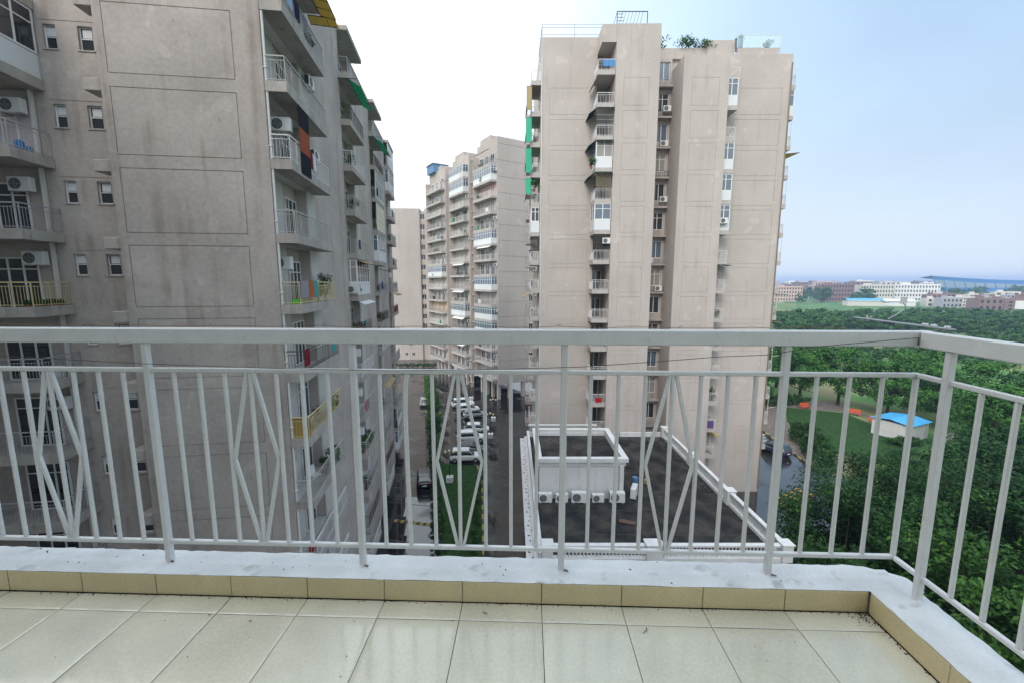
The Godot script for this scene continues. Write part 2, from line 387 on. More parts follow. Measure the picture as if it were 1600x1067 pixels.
func make_balcony() -> void:
	var f := FastNoiseLite.new()
	f.seed = 3; f.frequency = 1.0; f.fractal_octaves = 2
	# floor: bed with tiles on it
	var b := mb()
	b.span(V(-4.2, FLOOR - 0.16, -1.50), V(1.29, FLOOR - 0.007, 3.2))
	var fl := struct("balcony_floor", b, M.grout)
	fl.rotation.y = TURN
	var rows := [[-1.4885, -1.400], [-1.400, -1.098], [-1.098, -0.796], [-0.796, -0.494], [-0.494, -0.192]]
	var cache := {}
	for r in rows.size():
		var z0: float = rows[r][0]; var z1: float = rows[r][1]
		for i in range(-14, 4):
			var x0 := 1.2725 - 0.303 * (4 - i)
			var x1 := x0 + 0.303
			if x1 - x0 < 0.05: continue
			var key := "%.3f_%.3f" % [x1 - x0, z1 - z0]
			if not cache.has(key): cache[key] = tile_mesh(x1 - x0 - 0.0022, z1 - z0 - 0.0022, 0.008)
			var t := part("floor_tile", cache[key], M["tile_%d" % ((i * 7 + r * 3 + 99) % 3)], fl)
			t.position = V((x0 + x1) * 0.5, FLOOR + 0.0006 * f.get_noise_2d(i * 5.3, r * 9.1), (z0 + z1) * 0.5)
			t.rotation = Vector3(0.0035 * f.get_noise_2d(i * 3.1, r * 5.0), 0.003 * f.get_noise_2d(i * 4.7 + 20.0, r), 0.004 * f.get_noise_2d(i * 8.3, r + 40.0))
	# ledge with its skirting tiles
	var lt := thing("parapet_ledge", "low white painted concrete ledge with yellow skirting tiles", "ledge", Vector3.ZERO, TURN)
	var lm := mb()
	ledge_strip(lm, f, true, -4.2, 1.47, -1.489, -1.655)
	ledge_strip(lm, f, false, -1.489, 3.2, 1.274, 1.47)
	part("coping", lm, M.ledge_paint, lt)
	var core := mb()
	core.span(V(-4.2, FLOOR - 0.3, -1.640), V(1.45, LEDGE - 0.02, -1.500)); core.span(V(1.285, FLOOR - 0.3, -1.500), V(1.45, LEDGE - 0.02, 3.2))
	part("core", core, M.ledge_paint, lt)
	var sk := tile_mesh(0.3002, LEDGE - FLOOR - 0.006, 0.008)
	for i in range(-14, 4):
		var x0 := 1.2725 - 0.303 * (4 - i)
		var t := part("skirting_tile", sk, M.skirting, lt)
		t.position = V(x0 + 0.1515, (FLOOR + LEDGE) * 0.5 - 0.001, -1.488 + 0.0012 * f.get_noise_1d(i * 7.0)); t.rotation.x = PI / 2
	for i in 14:
		var t := part("skirting_tile", sk, M.skirting, lt)
		t.position = V(1.2725, (FLOOR + LEDGE) * 0.5 - 0.001, -1.485 + 0.152 + 0.3015 * i); t.rotation = Vector3(PI / 2, 0, 0)
		t.basis = Basis(Vector3.UP, -PI / 2) * Basis(Vector3.RIGHT, PI / 2)
	# railing
	var rt := thing("balcony_railing", "white painted steel railing with diamond bars on the ledge", "railing", Vector3.ZERO, TURN)
	var zr := -1.572
	var xr := 1.413
	var top := EYE - 0.173
	var mid := EYE - 0.333
	var bot := EYE - 1.046
	var m := mb()
	m.cbox(V((-4.2 + xr) * 0.5 + 0.012, top - 0.028, zr), V(xr + 4.2 + 0.035, 0.056, 0.034), 0.004)
	part("top_rail", m, M.rail_paint, rt)
	m = mb(); m.cbox(V(xr - 0.006, top - 0.0285, (zr + 0.019 + 3.2) * 0.5), V(0.034, 0.056, 3.2 - zr - 0.019), 0.004)
	part("top_rail", m, M.rail_paint, rt)
	for y in [mid, bot]:
		m = mb(); m.cbox(V((-4.2 + xr) * 0.5, y, zr), V(xr + 4.2 + 0.018, 0.017, 0.017), 0.003)
		part("mid_rail" if y == mid else "bottom_rail", m, M.rail_paint, rt)
		m = mb(); m.cbox(V(xr, y, (zr + 0.010 + 3.2) * 0.5), V(0.017, 0.017, 3.2 - zr - 0.010), 0.003)
		part("mid_rail" if y == mid else "bottom_rail", m, M.rail_paint, rt)
	var post := mb()
	post.cbox(V(0, (LEDGE - 0.02 + top - 0.056) * 0.5, 0), V(0.024, top - 0.056 - LEDGE + 0.02, 0.024), 0.003)
	var pm := post.mesh()
	var bal := mb()
	bal.cbox(Vector3.ZERO, V(0.0138, mid - bot - 0.015, 0.0138), 0.003)
	var bm := bal.mesh()
	var bc := (mid + bot) * 0.5
	var foot := mb()   # cement collar round each post foot
	for i in 9:
		var t0 := TAU * i / 9; var t1 := TAU * (i + 1) / 9
		var r0 := 0.024 + 0.006 * sin(i * 2.1); var r1 := 0.024 + 0.006 * sin((i + 1) % 9 * 2.1)
		foot.quad(V(cos(t1) * r1, -0.004, -sin(t1) * r1), V(cos(t1) * 0.011, 0.007, -sin(t1) * 0.011), V(cos(t0) * 0.011, 0.007, -sin(t0) * 0.011), V(cos(t0) * r0, -0.004, -sin(t0) * r0))
	var fm := foot.mesh()
	var chip := mb(); chip.box(Vector3.ZERO, V(0.009, 0.003, 0.006), Basis(Vector3.UP, 0.6)); chip.box(V(0.008, 0.0, 0.004), V(0.006, 0.003, 0.005))
	var cm := chip.mesh()
	for px in [-3.07, -2.265, -1.460, -0.657, 0.140, 0.945]:
		var po := part("post", pm, M.rail_paint, rt)
		po.position = V(px, 0, zr)
		part("collar", fm, M.ledge_paint, po).position = V(0, LEDGE, 0)
		part("rust_chip", cm, plain("rust", 0.20, 0.11, 0.05, 0.9), po).position = V(0.016, LEDGE + 0.004, 0.012)
	for pz in [-1.452, -0.65, 0.15, 0.95]:
		var po := part("post", pm, M.rail_paint, rt)
		po.position = V(xr - 0.004, 0, pz)
		part("collar", fm, M.ledge_paint, po).position = V(0, LEDGE, 0)
	var bent := mb()
	var q := [V(0.006, mid - 0.009, 0), V(-0.002, mid - 0.06, 0), V(-0.006, mid - 0.16, 0), V(-0.004, mid - 0.42, 0), V(0, bot + 0.009, 0)]
	for i in 4: bent.bar(q[i], q[i + 1], 0.0138, 0.0138, Vector3(0, 0, 1))
	var pxs := [-3.07, -2.265, -1.460, -0.657, 0.140, 0.945]
	for pi in 5:
		var px: float = pxs[pi]
		var nx: float = pxs[pi + 1]
		for i in range(1, 8):
			var x := lerpf(px, nx, i / 8.0)
			if pi == 3 and i == 2:
				part("baluster", bent, M.rail_paint, rt).position = V(x, 0, zr)
				continue
			var o := part("baluster", bm, M.rail_paint, rt)
			o.position = V(x + 0.002 * f.get_noise_1d(x * 50.0), bc, zr); o.rotation.z = 0.006 * f.get_noise_1d(x * 70.0 + 5.0)
			if i == 4:   # diamond of four bars round the middle baluster
				var hw := (nx - px) / 8.0 - 0.012
				var ym := (mid + bot) * 0.5
				for s in [[0.012, mid - 0.008, hw, ym], [-0.012, mid - 0.008, -hw, ym], [hw, ym, 0.012, bot + 0.008], [-hw, ym, -0.012, bot + 0.008]]:
					m = mb(); m.bar(V(x + s[0], s[1], zr + 0.0012), V(x + s[2], s[3], zr + 0.0012), 0.0115, 0.0115, Vector3(0, 0, 1))
					part("diamond_bar", m, M.rail_paint, rt)
	for i in 3: part("baluster", bm, M.rail_paint, rt).position = V(0.945 + 0.117 * (i + 1), bc, zr)
	part("corner_baluster", bm, M.rail_paint, rt).position = V(xr, bc, zr); (rt.get_child(rt.get_child_count() - 1) as Node3D).scale = V(1.25, 1, 1.25)
	for i in 16:
		var z := -1.345 + 0.1005 * i
		if absf(z + 0.65) < 0.03 or absf(z - 0.15) < 0.03: continue
		part("baluster", bm, M.rail_paint, rt).position = V(xr, bc, z)
	# wires on the rail
	var r2 := RandomNumberGenerator.new(); r2.seed = 4
	m = mb()
	var pts := []
	for i in 60:
		var x := -4.0 + i * 0.0875
		pts.append(V(x, top + 0.006 + 0.006 * absf(sin(i * 0.9)) * r2.randf(), zr - 0.004 + 0.008 * r2.randf()))
	m.path(pts, 0.0011, 5)
	for i in range(2, 58, 5):   # twisted ends where it is tied
		var p: Vector3 = pts[i]
		m.path([p, p + V(0.006, 0.006, 0.002), p + V(0.014, 0.003 + 0.004 * r2.randf(), 0.004)], 0.0009, 4)
	single("wire", m, plain("copper", 0.16, 0.10, 0.06, 0.5, 0.5, 0.5), "thin brown wire with twisted ties lying along the white top rail", "wire", Vector3.ZERO, TURN)
	m = mb()
	var slack := [[-4.0, -0.235], [-2.4, -0.262], [-1.9, -0.283], [-1.46, -0.305], [-1.0, -0.318], [-0.5, -0.324], [-0.1, -0.317], [0.2, -0.305], [0.45, -0.287], [0.7, -0.265], [0.85, -0.258], [1.05, -0.226], [1.36, -0.196]]
	pts = []
	for s in slack: pts.append(V(s[0], EYE + s[1], zr + 0.030 + 0.004 * sin(s[0] * 9.0)))
	pts.append(V(1.385, EYE - 0.196, zr + 0.022)); pts.append(V(1.386, EYE - 0.222, zr + 0.020))
	m.path(pts, 0.0013, 5)
	single("wire", m, plain("dark_wire", 0.05, 0.035, 0.03, 0.5), "dark slack wire hanging in front of the railing below the top rail", "wire", Vector3.ZERO, TURN)
	# strip of aluminium tied over the corner with a bent wire and a small white tag
	var st := thing("metal_strip", "pale metal strip tied across the railing corner", "metal strip")
	m = mb(); m.bar(V(1.52, EYE - 0.163, -1.47), V(1.62, EYE - 0.166, -2.02), 0.026, 0.004)
	part("strip", m, M.steel, st)
	for z in [-1.50, -1.56, -1.60]:
		m = mb(); m.cbox(V(1.527 - (z + 1.47) * 0.18, EYE - 0.158, z), V(0.018, 0.008, 0.012), 0.002)
		part("bolt", m, M.frame_white, st)
	m = mb()
	m.path([V(1.602, EYE - 0.176, -1.92), V(1.602, EYE - 0.150, -1.93), V(1.606, EYE - 0.176, -1.935), V(1.598, EYE - 0.152, -1.90)], 0.0022, 5)
	part("tie", m, M.frame_white, st)
	var wl := thing("bent_wire", "bent wire with a small white tag standing on the metal strip", "wire")
	m = mb()
	m.path([V(1.585, EYE - 0.155, -1.80), V(1.62, EYE - 0.135, -1.80), V(1.648, EYE - 0.115, -1.80), V(1.652, EYE - 0.098, -1.80), V(1.632, EYE - 0.085, -1.80), V(1.60, EYE - 0.083, -1.80), V(1.56, EYE - 0.086, -1.80), V(1.545, EYE - 0.078, -1.80)], 0.0022, 6)
	part("stem", m, M.steel, wl)
	m = mb(); m.box(V(1.643, EYE - 0.077, -1.802), V(0.042, 0.028, 0.003), Basis(Vector3.UP, 0.35))
	part("tag", m, M.frame_white, wl)
	# litter on the floor
	var d := 0
	for s in [[0.47, -1.36, 0.03, 0.9], [1.19, -1.44, 0.012, 0.2], [0.33, -1.14, 0.05, 0.3], [-1.12, -1.43, 0.008, 0.0], [-0.95, -1.40, 0.008, 0.5], [-0.10, -1.44, 0.018, -0.5]]:
		m = mb(); m.path([V(-s[2] * 0.5, 0.003, 0), V(0, 0.006, 0.2 * s[2]), V(s[2] * 0.5, 0.003, 0)], 0.0014, 5)
		single("twig", m, M.dark_rail, "tiny dark twig lying on the cream floor tiles", "twig", V(s[0], FLOOR, s[1]), s[3], "dark bits of litter on the balcony floor")
		d += 1
	# grit swept into the corners and specks on the ledge: too fine to count
	m = mb()
	var gd := RandomNumberGenerator.new(); gd.seed = 9
	for i in 620:
		var p := V(gd.randf_range(-2.3, 1.26), FLOOR, -1.486 + absf(gd.randfn()) * 0.006)
		var s := gd.randf_range(0.0010, 0.0028)
		if (i >= 500 or i < 330) and i % 2: continue
		if i > 330 and i < 420: p = V(1.27 - absf(gd.randfn()) * 0.035, FLOOR, -1.485 + absf(gd.randfn()) * 0.035)
		elif i >= 420 and i < 500: p = V(1.269 - absf(gd.randfn()) * 0.008, FLOOR, gd.randf_range(-1.48, -0.9))
		elif i >= 500 and i < 560: p = V(gd.randf_range(-2.2, 1.2), FLOOR, gd.randf_range(-1.48, -1.0))
		elif i >= 560: p = V(gd.randf_range(-2.2, 1.4), LEDGE + 0.001, gd.randf_range(-1.63, -1.50)); s *= 1.3
		m.box(p + V(0, 0.0008, 0), V(s * gd.randf_range(0.8, 2.2), 0.0022, s), Basis(Vector3.UP, gd.randf() * 6.0))
	var grit := single("grit", m, plain("grit", 0.045, 0.035, 0.025, 0.95), "dark grit and specks along the skirting and on the ledge", "grit", Vector3.ZERO, TURN)
	grit.set_meta("kind", "stuff")
	# own tower behind camera, unseen: bulk sized for shade, pale walls brighten the railing
	var t := thing("home_tower", "unseen pale apartment tower that shades the street corner and carries the tiled balcony", "tower", V(-12.0, 0, 4.0))
	m = mb(); m.span(V(-16.0, 0, 0), V(15.0, 47.0, 12.0))
	part("wall", m, M.white_wall, t)
	var dm := part("door", window_mesh(2.4, 2.2, [0, 1], []), M.frame_white, t)
	dm.position = V(11.0, FLOOR + 1.1, -0.02); dm.rotation.y = PI
	var pane := mb(); pane.box(Vector3.ZERO, V(2.3, 2.1, 0.02))
	part("pane", pane, M.glass, dm)

# ---------------------------------------------------------------- building pieces
# Frame of a window or door, facing +z, centred; cols = number of leaves, bars = heights (0..1) of cross bars.
func window_mesh(w: float, h: float, leaves: Array, bars: Array, t := 0.06) -> MB:
	var m := mb()
	var hw := w * 0.5; var hh := h * 0.5
	m.span(V(-hw, -hh, -0.03), V(-hw + t, hh, 0.03)); m.span(V(hw - t, -hh, -0.03), V(hw, hh, 0.03))
	m.span(V(-hw + t, hh - t, -0.03), V(hw - t, hh, 0.03)); m.span(V(-hw + t, -hh, -0.03), V(hw - t, -hh + t, 0.03))
	var k := leaves.size()
	for i in range(1, k):
		var x := lerpf(-hw, hw, float(i) / k)
		m.span(V(x - t * 0.6, -hh + t, -0.025), V(x + t * 0.6, hh - t, 0.025))
	for b in bars:
		var y: float = lerpf(-hh, hh, b)
		m.span(V(-hw + t, y - t * 0.4, -0.022), V(hw - t, y + t * 0.4, 0.022))
	return m
var wcache := {}
func window(par: Node, at: Vector3, yaw: float, w: float, h: float, leaves: int, bars: Array, glass := "glass", frame := "frame_white", called := "window") -> MeshInstance3D:
	var key := "%.2f_%.2f_%d_%s" % [w, h, leaves, str(bars)]
	if not wcache.has(key):
		var l := []
		for i in leaves: l.append(i)
		var p := mb()
		p.box(V(0, 0, -0.005), V(w - 0.04, h - 0.04, 0.012))
		wcache[key] = [window_mesh(w, h, l, bars, 0.045 if w < 0.8 else 0.06).mesh(), p.mesh()]
	var o := part(called, wcache[key][0], M[frame], par)
	o.position = at; o.rotation.y = yaw
	part("pane", wcache[key][1], M[glass], o)
	return o
func rail_run(m: MB, a: Vector3, b: Vector3, h: float, sp: float, t: float, diamonds := false) -> void:
	var l := (b - a).length()
	var u := V(0, h, 0)
	m.bar(a + u, b + u, 0.05, 0.045)
	m.bar(a + V(0, h - 0.16, 0), b + V(0, h - 0.16, 0), 0.02, 0.02); m.bar(a + V(0, 0.07, 0), b + V(0, 0.07, 0), 0.02, 0.025)
	var k := maxi(1, int(round(l / sp)))
	for i in k + 1:
		var p := a.lerp(b, float(i) / k)
		var big := i == 0 or i == k or i % 8 == 0
		var r := t * 1.9 if big else t
		m.box(p + V(0, (h if big else h - 0.09) * 0.5, 0), V(r, h if big else h - 0.16, r))
# A balcony: slab over [x0, x1] x [zb, zf], railing on the named sides (f front +z, l -x, r +x).
func balcony(par: Node, x0: float, x1: float, zb: float, zf: float, yb: float, sides: String, rail: String, slab := "slab", th := 0.36, sp := 0.12, t := 0.014, h := 0.95) -> MeshInstance3D:
	var m := mb()
	m.span(V(x0, yb, zb), V(x1, yb + th - 0.22, zf))
	var e := 0.10
	for s in sides:   # upstand kerb round the open sides
		if s == "f": m.span(V(x0, yb + th - 0.22, zf - e), V(x1, yb + th, zf))
		if s == "l": m.span(V(x0, yb + th - 0.22, zb), V(x0 + e, yb + th, zf - e))
		if s == "r": m.span(V(x1 - e, yb + th - 0.22, zb), V(x1, yb + th, zf - e))
		if s == "b": m.span(V(x0, yb + th - 0.22, zb), V(x1 - e, yb + th, zb + e))
	var o := part("balcony", m, M[slab], par)
	if rail != "":
		m = mb()
		var y := yb + th
		var i := 0.05
		for s in sides:
			if s == "f": rail_run(m, V(x0 + (i if "l" in sides else 0.02), y, zf - i), V(x1 - (i if "r" in sides else 0.02), y, zf - i), h, sp, t)
			if s == "l": rail_run(m, V(x0 + i, y, zb + 0.02), V(x0 + i, y, zf - i - 0.03), h, sp, t)
			if s == "r": rail_run(m, V(x1 - i, y, zb + 0.02), V(x1 - i, y, zf - i - 0.03), h, sp, t)
			if s == "b": rail_run(m, V(x0 + 0.02, y, zb + i), V(x1 - i - 0.03, y, zb + i), h, sp, t)
		part("railing", m, M[rail], o)
	return o
# Wall face with sunk grooves round each panel: pieces lie side by side, the joints between them are real.
# Local plane: x along, y up, facing +z at z = 0; panels are [x0, x1, y0, y1] from bottom to top.
func grooved(par: Node, at: Vector3, yaw: float, x0: float, x1: float, y0: float, y1: float, panels: Array, mat: String, depth := 0.3, gap := 0.028) -> void:
	var bs := Basis(Vector3.UP, yaw)
	var m := mb()
	var put := func(mm: MB, a0: float, a1: float, b0: float, b1: float, za: float, zb: float) -> void:
		mm.box(at + bs * V((a0 + a1) * 0.5, (b0 + b1) * 0.5, (za + zb) * 0.5), V(a1 - a0, b1 - b0, zb - za), bs)
	put.call(m, x0, x1, y0, y1, -depth, -0.035)
	if panels.is_empty():
		put.call(m, x0, x1, y0, y1, -0.035, 0.0)
	else:
		var px0: float = panels[0][0]; var px1: float = panels[0][1]
		put.call(m, x0, px0 - gap, y0, y1, -0.035, 0.0); put.call(m, px1 + gap, x1, y0, y1, -0.035, 0.0)
		var y := y0
		for p in panels:
			if p[2] - gap > y: put.call(m, px0 - gap, px1 + gap, y, p[2] - gap, -0.035, 0.0)
			y = p[3] + gap
		if y1 > y: put.call(m, px0 - gap, px1 + gap, y, y1, -0.035, 0.0)
	part("wall", m, M[mat], par)
	for p in panels:
		var q := mb()
		put.call(q, p[0], p[1], p[2], p[3], -0.035, -0.002)
		part("wall_panel", q, M[mat], par)
# Awning: sloping sheet with ribs, attached along a line, dropping outward.
func awning(par: Node, a: Vector3, b: Vector3, out: Vector3, drop: float, mat: String) -> void:
	var m := mb()
	var e := out + V(0, -drop, 0)
	var k := maxi(2, int((b - a).length() / 0.35))
	for i in k:
		var p := a.lerp(b, float(i) / k); var q := a.lerp(b, float(i + 1) / k)
		var mid := (p + q) * 0.5 + V(0, 0.03, 0)
		m.quad(p, p + e, mid + e, mid); m.quad(mid, mid + e, q + e, q)
		m.quad(mid - V(0, 0.012, 0), mid + e - V(0, 0.012, 0), p + e - V(0, 0.012, 0), p - V(0, 0.012, 0)); m.quad(q - V(0, 0.012, 0), q + e - V(0, 0.012, 0), mid + e - V(0, 0.012, 0), mid - V(0, 0.012, 0))
	var o := part("awning", m, M[mat], par)
	m = mb()
	m.bar(a + e, b + e, 0.03, 0.03); m.bar(a, b, 0.03, 0.03)
	for i in k + 1:
		if i % 2 == 0: m.bar(a.lerp(b, float(i) / k) - V(0, 0.03, 0), a.lerp(b, float(i) / k) + e - V(0, 0.03, 0), 0.02, 0.02)
	part("frame", m, M.iron, o)
# Glazed enclosure on a balcony side: solid panel below, framed panes above; plane from a to b.
func glazing(par: Node, a: Vector3, b: Vector3, h: float, sill: float, glass := "glass_blue", low := "panel_white") -> void:
	var l := (b - a).length()
	var yaw := atan2(-(b - a).z, (b - a).x)
	var c := (a + b) * 0.5
	var m := mb()
	if sill > 0.05:
		m.box(c + V(0, sill * 0.5, 0), V(l, sill, 0.05), Basis(Vector3.UP, yaw))
		part("parapet_panel", m, M[low], par)
	window(par, c + V(0, sill + (h - sill) * 0.5, 0), yaw, l, h - sill, maxi(2, int(l / 0.75)), [0.68], glass)

# ---------------------------------------------------------------- small things on the balconies
var ac_parts := {}
func ac_unit(label: String, at: Vector3, yaw: float, group := "outdoor air conditioner units", s := 1.0) -> Node3D:
	if ac_parts.is_empty():
		var m := mb(); m.cbox(V(0, 0.28, 0), V(0.80, 0.56, 0.28), 0.02)
		ac_parts["body"] = m.mesh()
		m = mb()
		for i in 20:
			var t0 := TAU * i / 20; var t1 := TAU * (i + 1) / 20
			for r in [0.215, 0.15, 0.085]:
				m.bar(V(-0.12 + cos(t0) * r, 0.28 + sin(t0) * r, 0.146), V(-0.12 + cos(t1) * r, 0.28 + sin(t1) * r, 0.146), 0.014, 0.008, Vector3(0, 0, 1))
		m.bar(V(-0.33, 0.28, 0.146), V(0.09, 0.28, 0.146), 0.012, 0.006, Vector3(0, 0, 1)); m.bar(V(-0.12, 0.07, 0.146), V(-0.12, 0.49, 0.146), 0.012, 0.006, Vector3(0, 0, 1))
		ac_parts["grille"] = m.mesh()
		m = mb()
		for i in 20:
			var t0 := TAU * i / 20; var t1 := TAU * (i + 1) / 20
			m.tri(V(-0.12, 0.28, 0.1425), V(-0.12 + cos(t0) * 0.22, 0.28 + sin(t0) * 0.22, 0.1425), V(-0.12 + cos(t1) * 0.22, 0.28 + sin(t1) * 0.22, 0.1425), Vector3(0, 0, 1), Vector3(0, 0, 1), Vector3(0, 0, 1))
		ac_parts["fan_opening"] = m.mesh()
		m = mb(); m.box(V(-0.4015, 0.30, 0), V(0.006, 0.44, 0.20))
		ac_parts["coil"] = m.mesh()
		m = mb(); m.box(V(-0.28, -0.02, 0), V(0.05, 0.04, 0.36)); m.box(V(0.28, -0.02, 0), V(0.05, 0.04, 0.36))
		ac_parts["foot"] = m.mesh()
	var t := thing("air_conditioner", label, "air conditioner", at, yaw, group)
	t.scale = Vector3.ONE * s
	part("body", ac_parts.body, M.ac_white, t); part("fan_opening", ac_parts.fan_opening, M.ac_dark, t); part("grille", ac_parts.grille, M.ac_grey, t); part("coil", ac_parts.coil, M.ac_dark, t); part("foot", ac_parts.foot, M.ac_grey, t)
	return t
func leaves_into(m: MB, g: RandomNumberGenerator, c: Vector3, rad: Vector3, k: int, size: float, dark: Color, bright: Color, core: Vector3) -> void:
	for i in k:
		var d := Vector3(g.randfn(), g.randfn(), g.randfn()).normalized()
		var p := c + d * rad * pow(g.randf(), 0.45)
		var nn := ((p - core).normalized() * 0.9 + Vector3(g.randfn(), g.randfn() + 0.5, g.randfn()) * 0.55).normalized()
		var x := nn.cross(Vector3(g.randfn(), g.randfn(), g.randfn())).normalized()
		var y := nn.cross(x)
		var s := size * g.randf_range(0.6, 1.25)
		m.col = dark.lerp(bright, g.randf())
		var a := p - x * s; var b := p + y * s * 0.42 + nn * s * 0.12; var e := p + x * s; var h := p - y * s * 0.42
		m.tri(a, h, e, nn, nn, nn); m.tri(a, e, b, nn, nn, nn)
func plant(label: String, at: Vector3, w: float, h: float, seed_: int, potted := true, dark := Color(0.015, 0.05, 0.012), bright := Color(0.07, 0.16, 0.03), group := "") -> Node3D:
	var g := RandomNumberGenerator.new(); g.seed = seed_
	var t := thing("potted_plant" if potted else "shrub", label, "plant" if potted else "shrub", at, 0.0, group)
	var y0 := 0.0
	var m := mb()
	if potted:
		m.lathe(Vector3.ZERO, [[0.0, 0.0], [0.09, 0.0], [0.13, 0.22], [0.15, 0.22], [0.15, 0.26], [0.12, 0.26], [0.0, 0.25]], 10)
		part("pot", m, M.terracotta, t)
		y0 = 0.24
		m = mb()
	for i in 4:
		var e := V(g.randf_range(-0.4, 0.4) * w, y0 + h * g.randf_range(0.5, 0.9), g.randf_range(-0.4, 0.4) * w)
		m.tube(V(0, y0 * 0.9, 0), e, 0.012 + 0.012 * h, 0.004, 5)
	part("stem", m, M.bark, t)
	m = mb(); m.use_col = true
	var nb := 7
	for i in nb:
		var c := V(g.randf_range(-0.32, 0.32) * w, y0 + h * g.randf_range(0.25, 0.85), g.randf_range(-0.32, 0.32) * w)
		leaves_into(m, g, c, V(0.3 * w, 0.24 * h, 0.3 * w), 60, 0.05 + 0.035 * w, dark, bright, V(0, y0 + h * 0.3, 0))
	part("foliage", m, M.leaf, t)
	return t
func hanging_cloth(label: String, at: Vector3, yaw: float, w: float, h: float, cols: Array, called := "cloth", group := "") -> Node3D:
	var t := thing(called, label, "cloth" if called == "cloth" else called.replace("_", " "), at, yaw, group)
	var k := cols.size()
	for s in k:
		var m := mb()
		var x0 := -w * 0.5 + w * s / k; var x1 := x0 + w / k - (0.02 if k > 1 else 0.0)
		var hh := h * (1.0 - 0.18 * fposmod(s * 0.618, 1.0))
		for i in 8:
			var u0 := lerpf(x0, x1, i / 8.0); var u1 := lerpf(x0, x1, (i + 1) / 8.0)
			for j in 4:
				var v0 := -hh * j / 4.0; var v1 := -hh * (j + 1) / 4.0
				var z := func(u: float, v: float) -> float: return 0.025 * sin(u * 31.0 + s * 2.0) * (-v / hh + 0.2)
				for e in [0.0, 0.006]:
					var a := V(u0, v1, z.call(u0, v1) - e); var b := V(u1, v1, z.call(u1, v1) - e); var c := V(u1, v0, z.call(u1, v0) - e); var d := V(u0, v0, z.call(u0, v0) - e)
					if e == 0.0: m.quad(a, b, c, d)
					else: m.quad(d, c, b, a)
		var c: Array = cols[s]
		part("sheet", m, plain("cloth_%.2f_%.2f_%.2f" % [c[0], c[1], c[2]], c[0], c[1], c[2], 0.95, 0.2), t)
	return t

# Wall with rectangular openings: holes are [x0, x1, y0, y1]; faces +z at z = 0, depth goes to -z.
func pierced(par: Node, at: Vector3, yaw: float, x0: float, x1: float, y0: float, y1: float, holes: Array, mat: String, depth := 0.2, called := "wall") -> void:
	var bs := Basis(Vector3.UP, yaw)
	var m := mb()
	var xs := [x0, x1]
	for h in holes:
		for q in [h[0], h[1]]:
			if not xs.has(q) and q > x0 and q < x1: xs.append(q)
	xs.sort()
	for i in xs.size() - 1:
		var a: float = xs[i]; var b: float = xs[i + 1]
		var mid := (a + b) * 0.5
		var cuts := []
		for h in holes:
			if mid > h[0] and mid < h[1]: cuts.append([h[2], h[3]])
		cuts.sort_custom(func(p, q): return p[0] < q[0])
		var y := y0
		for q in cuts + [[y1, y1]]:
			if q[0] > y: m.box(at + bs * V(mid, (y + q[0]) * 0.5, -depth * 0.5), V(b - a, q[0] - y, depth), bs)
			y = q[1]
	part(called, m, M[mat], par)

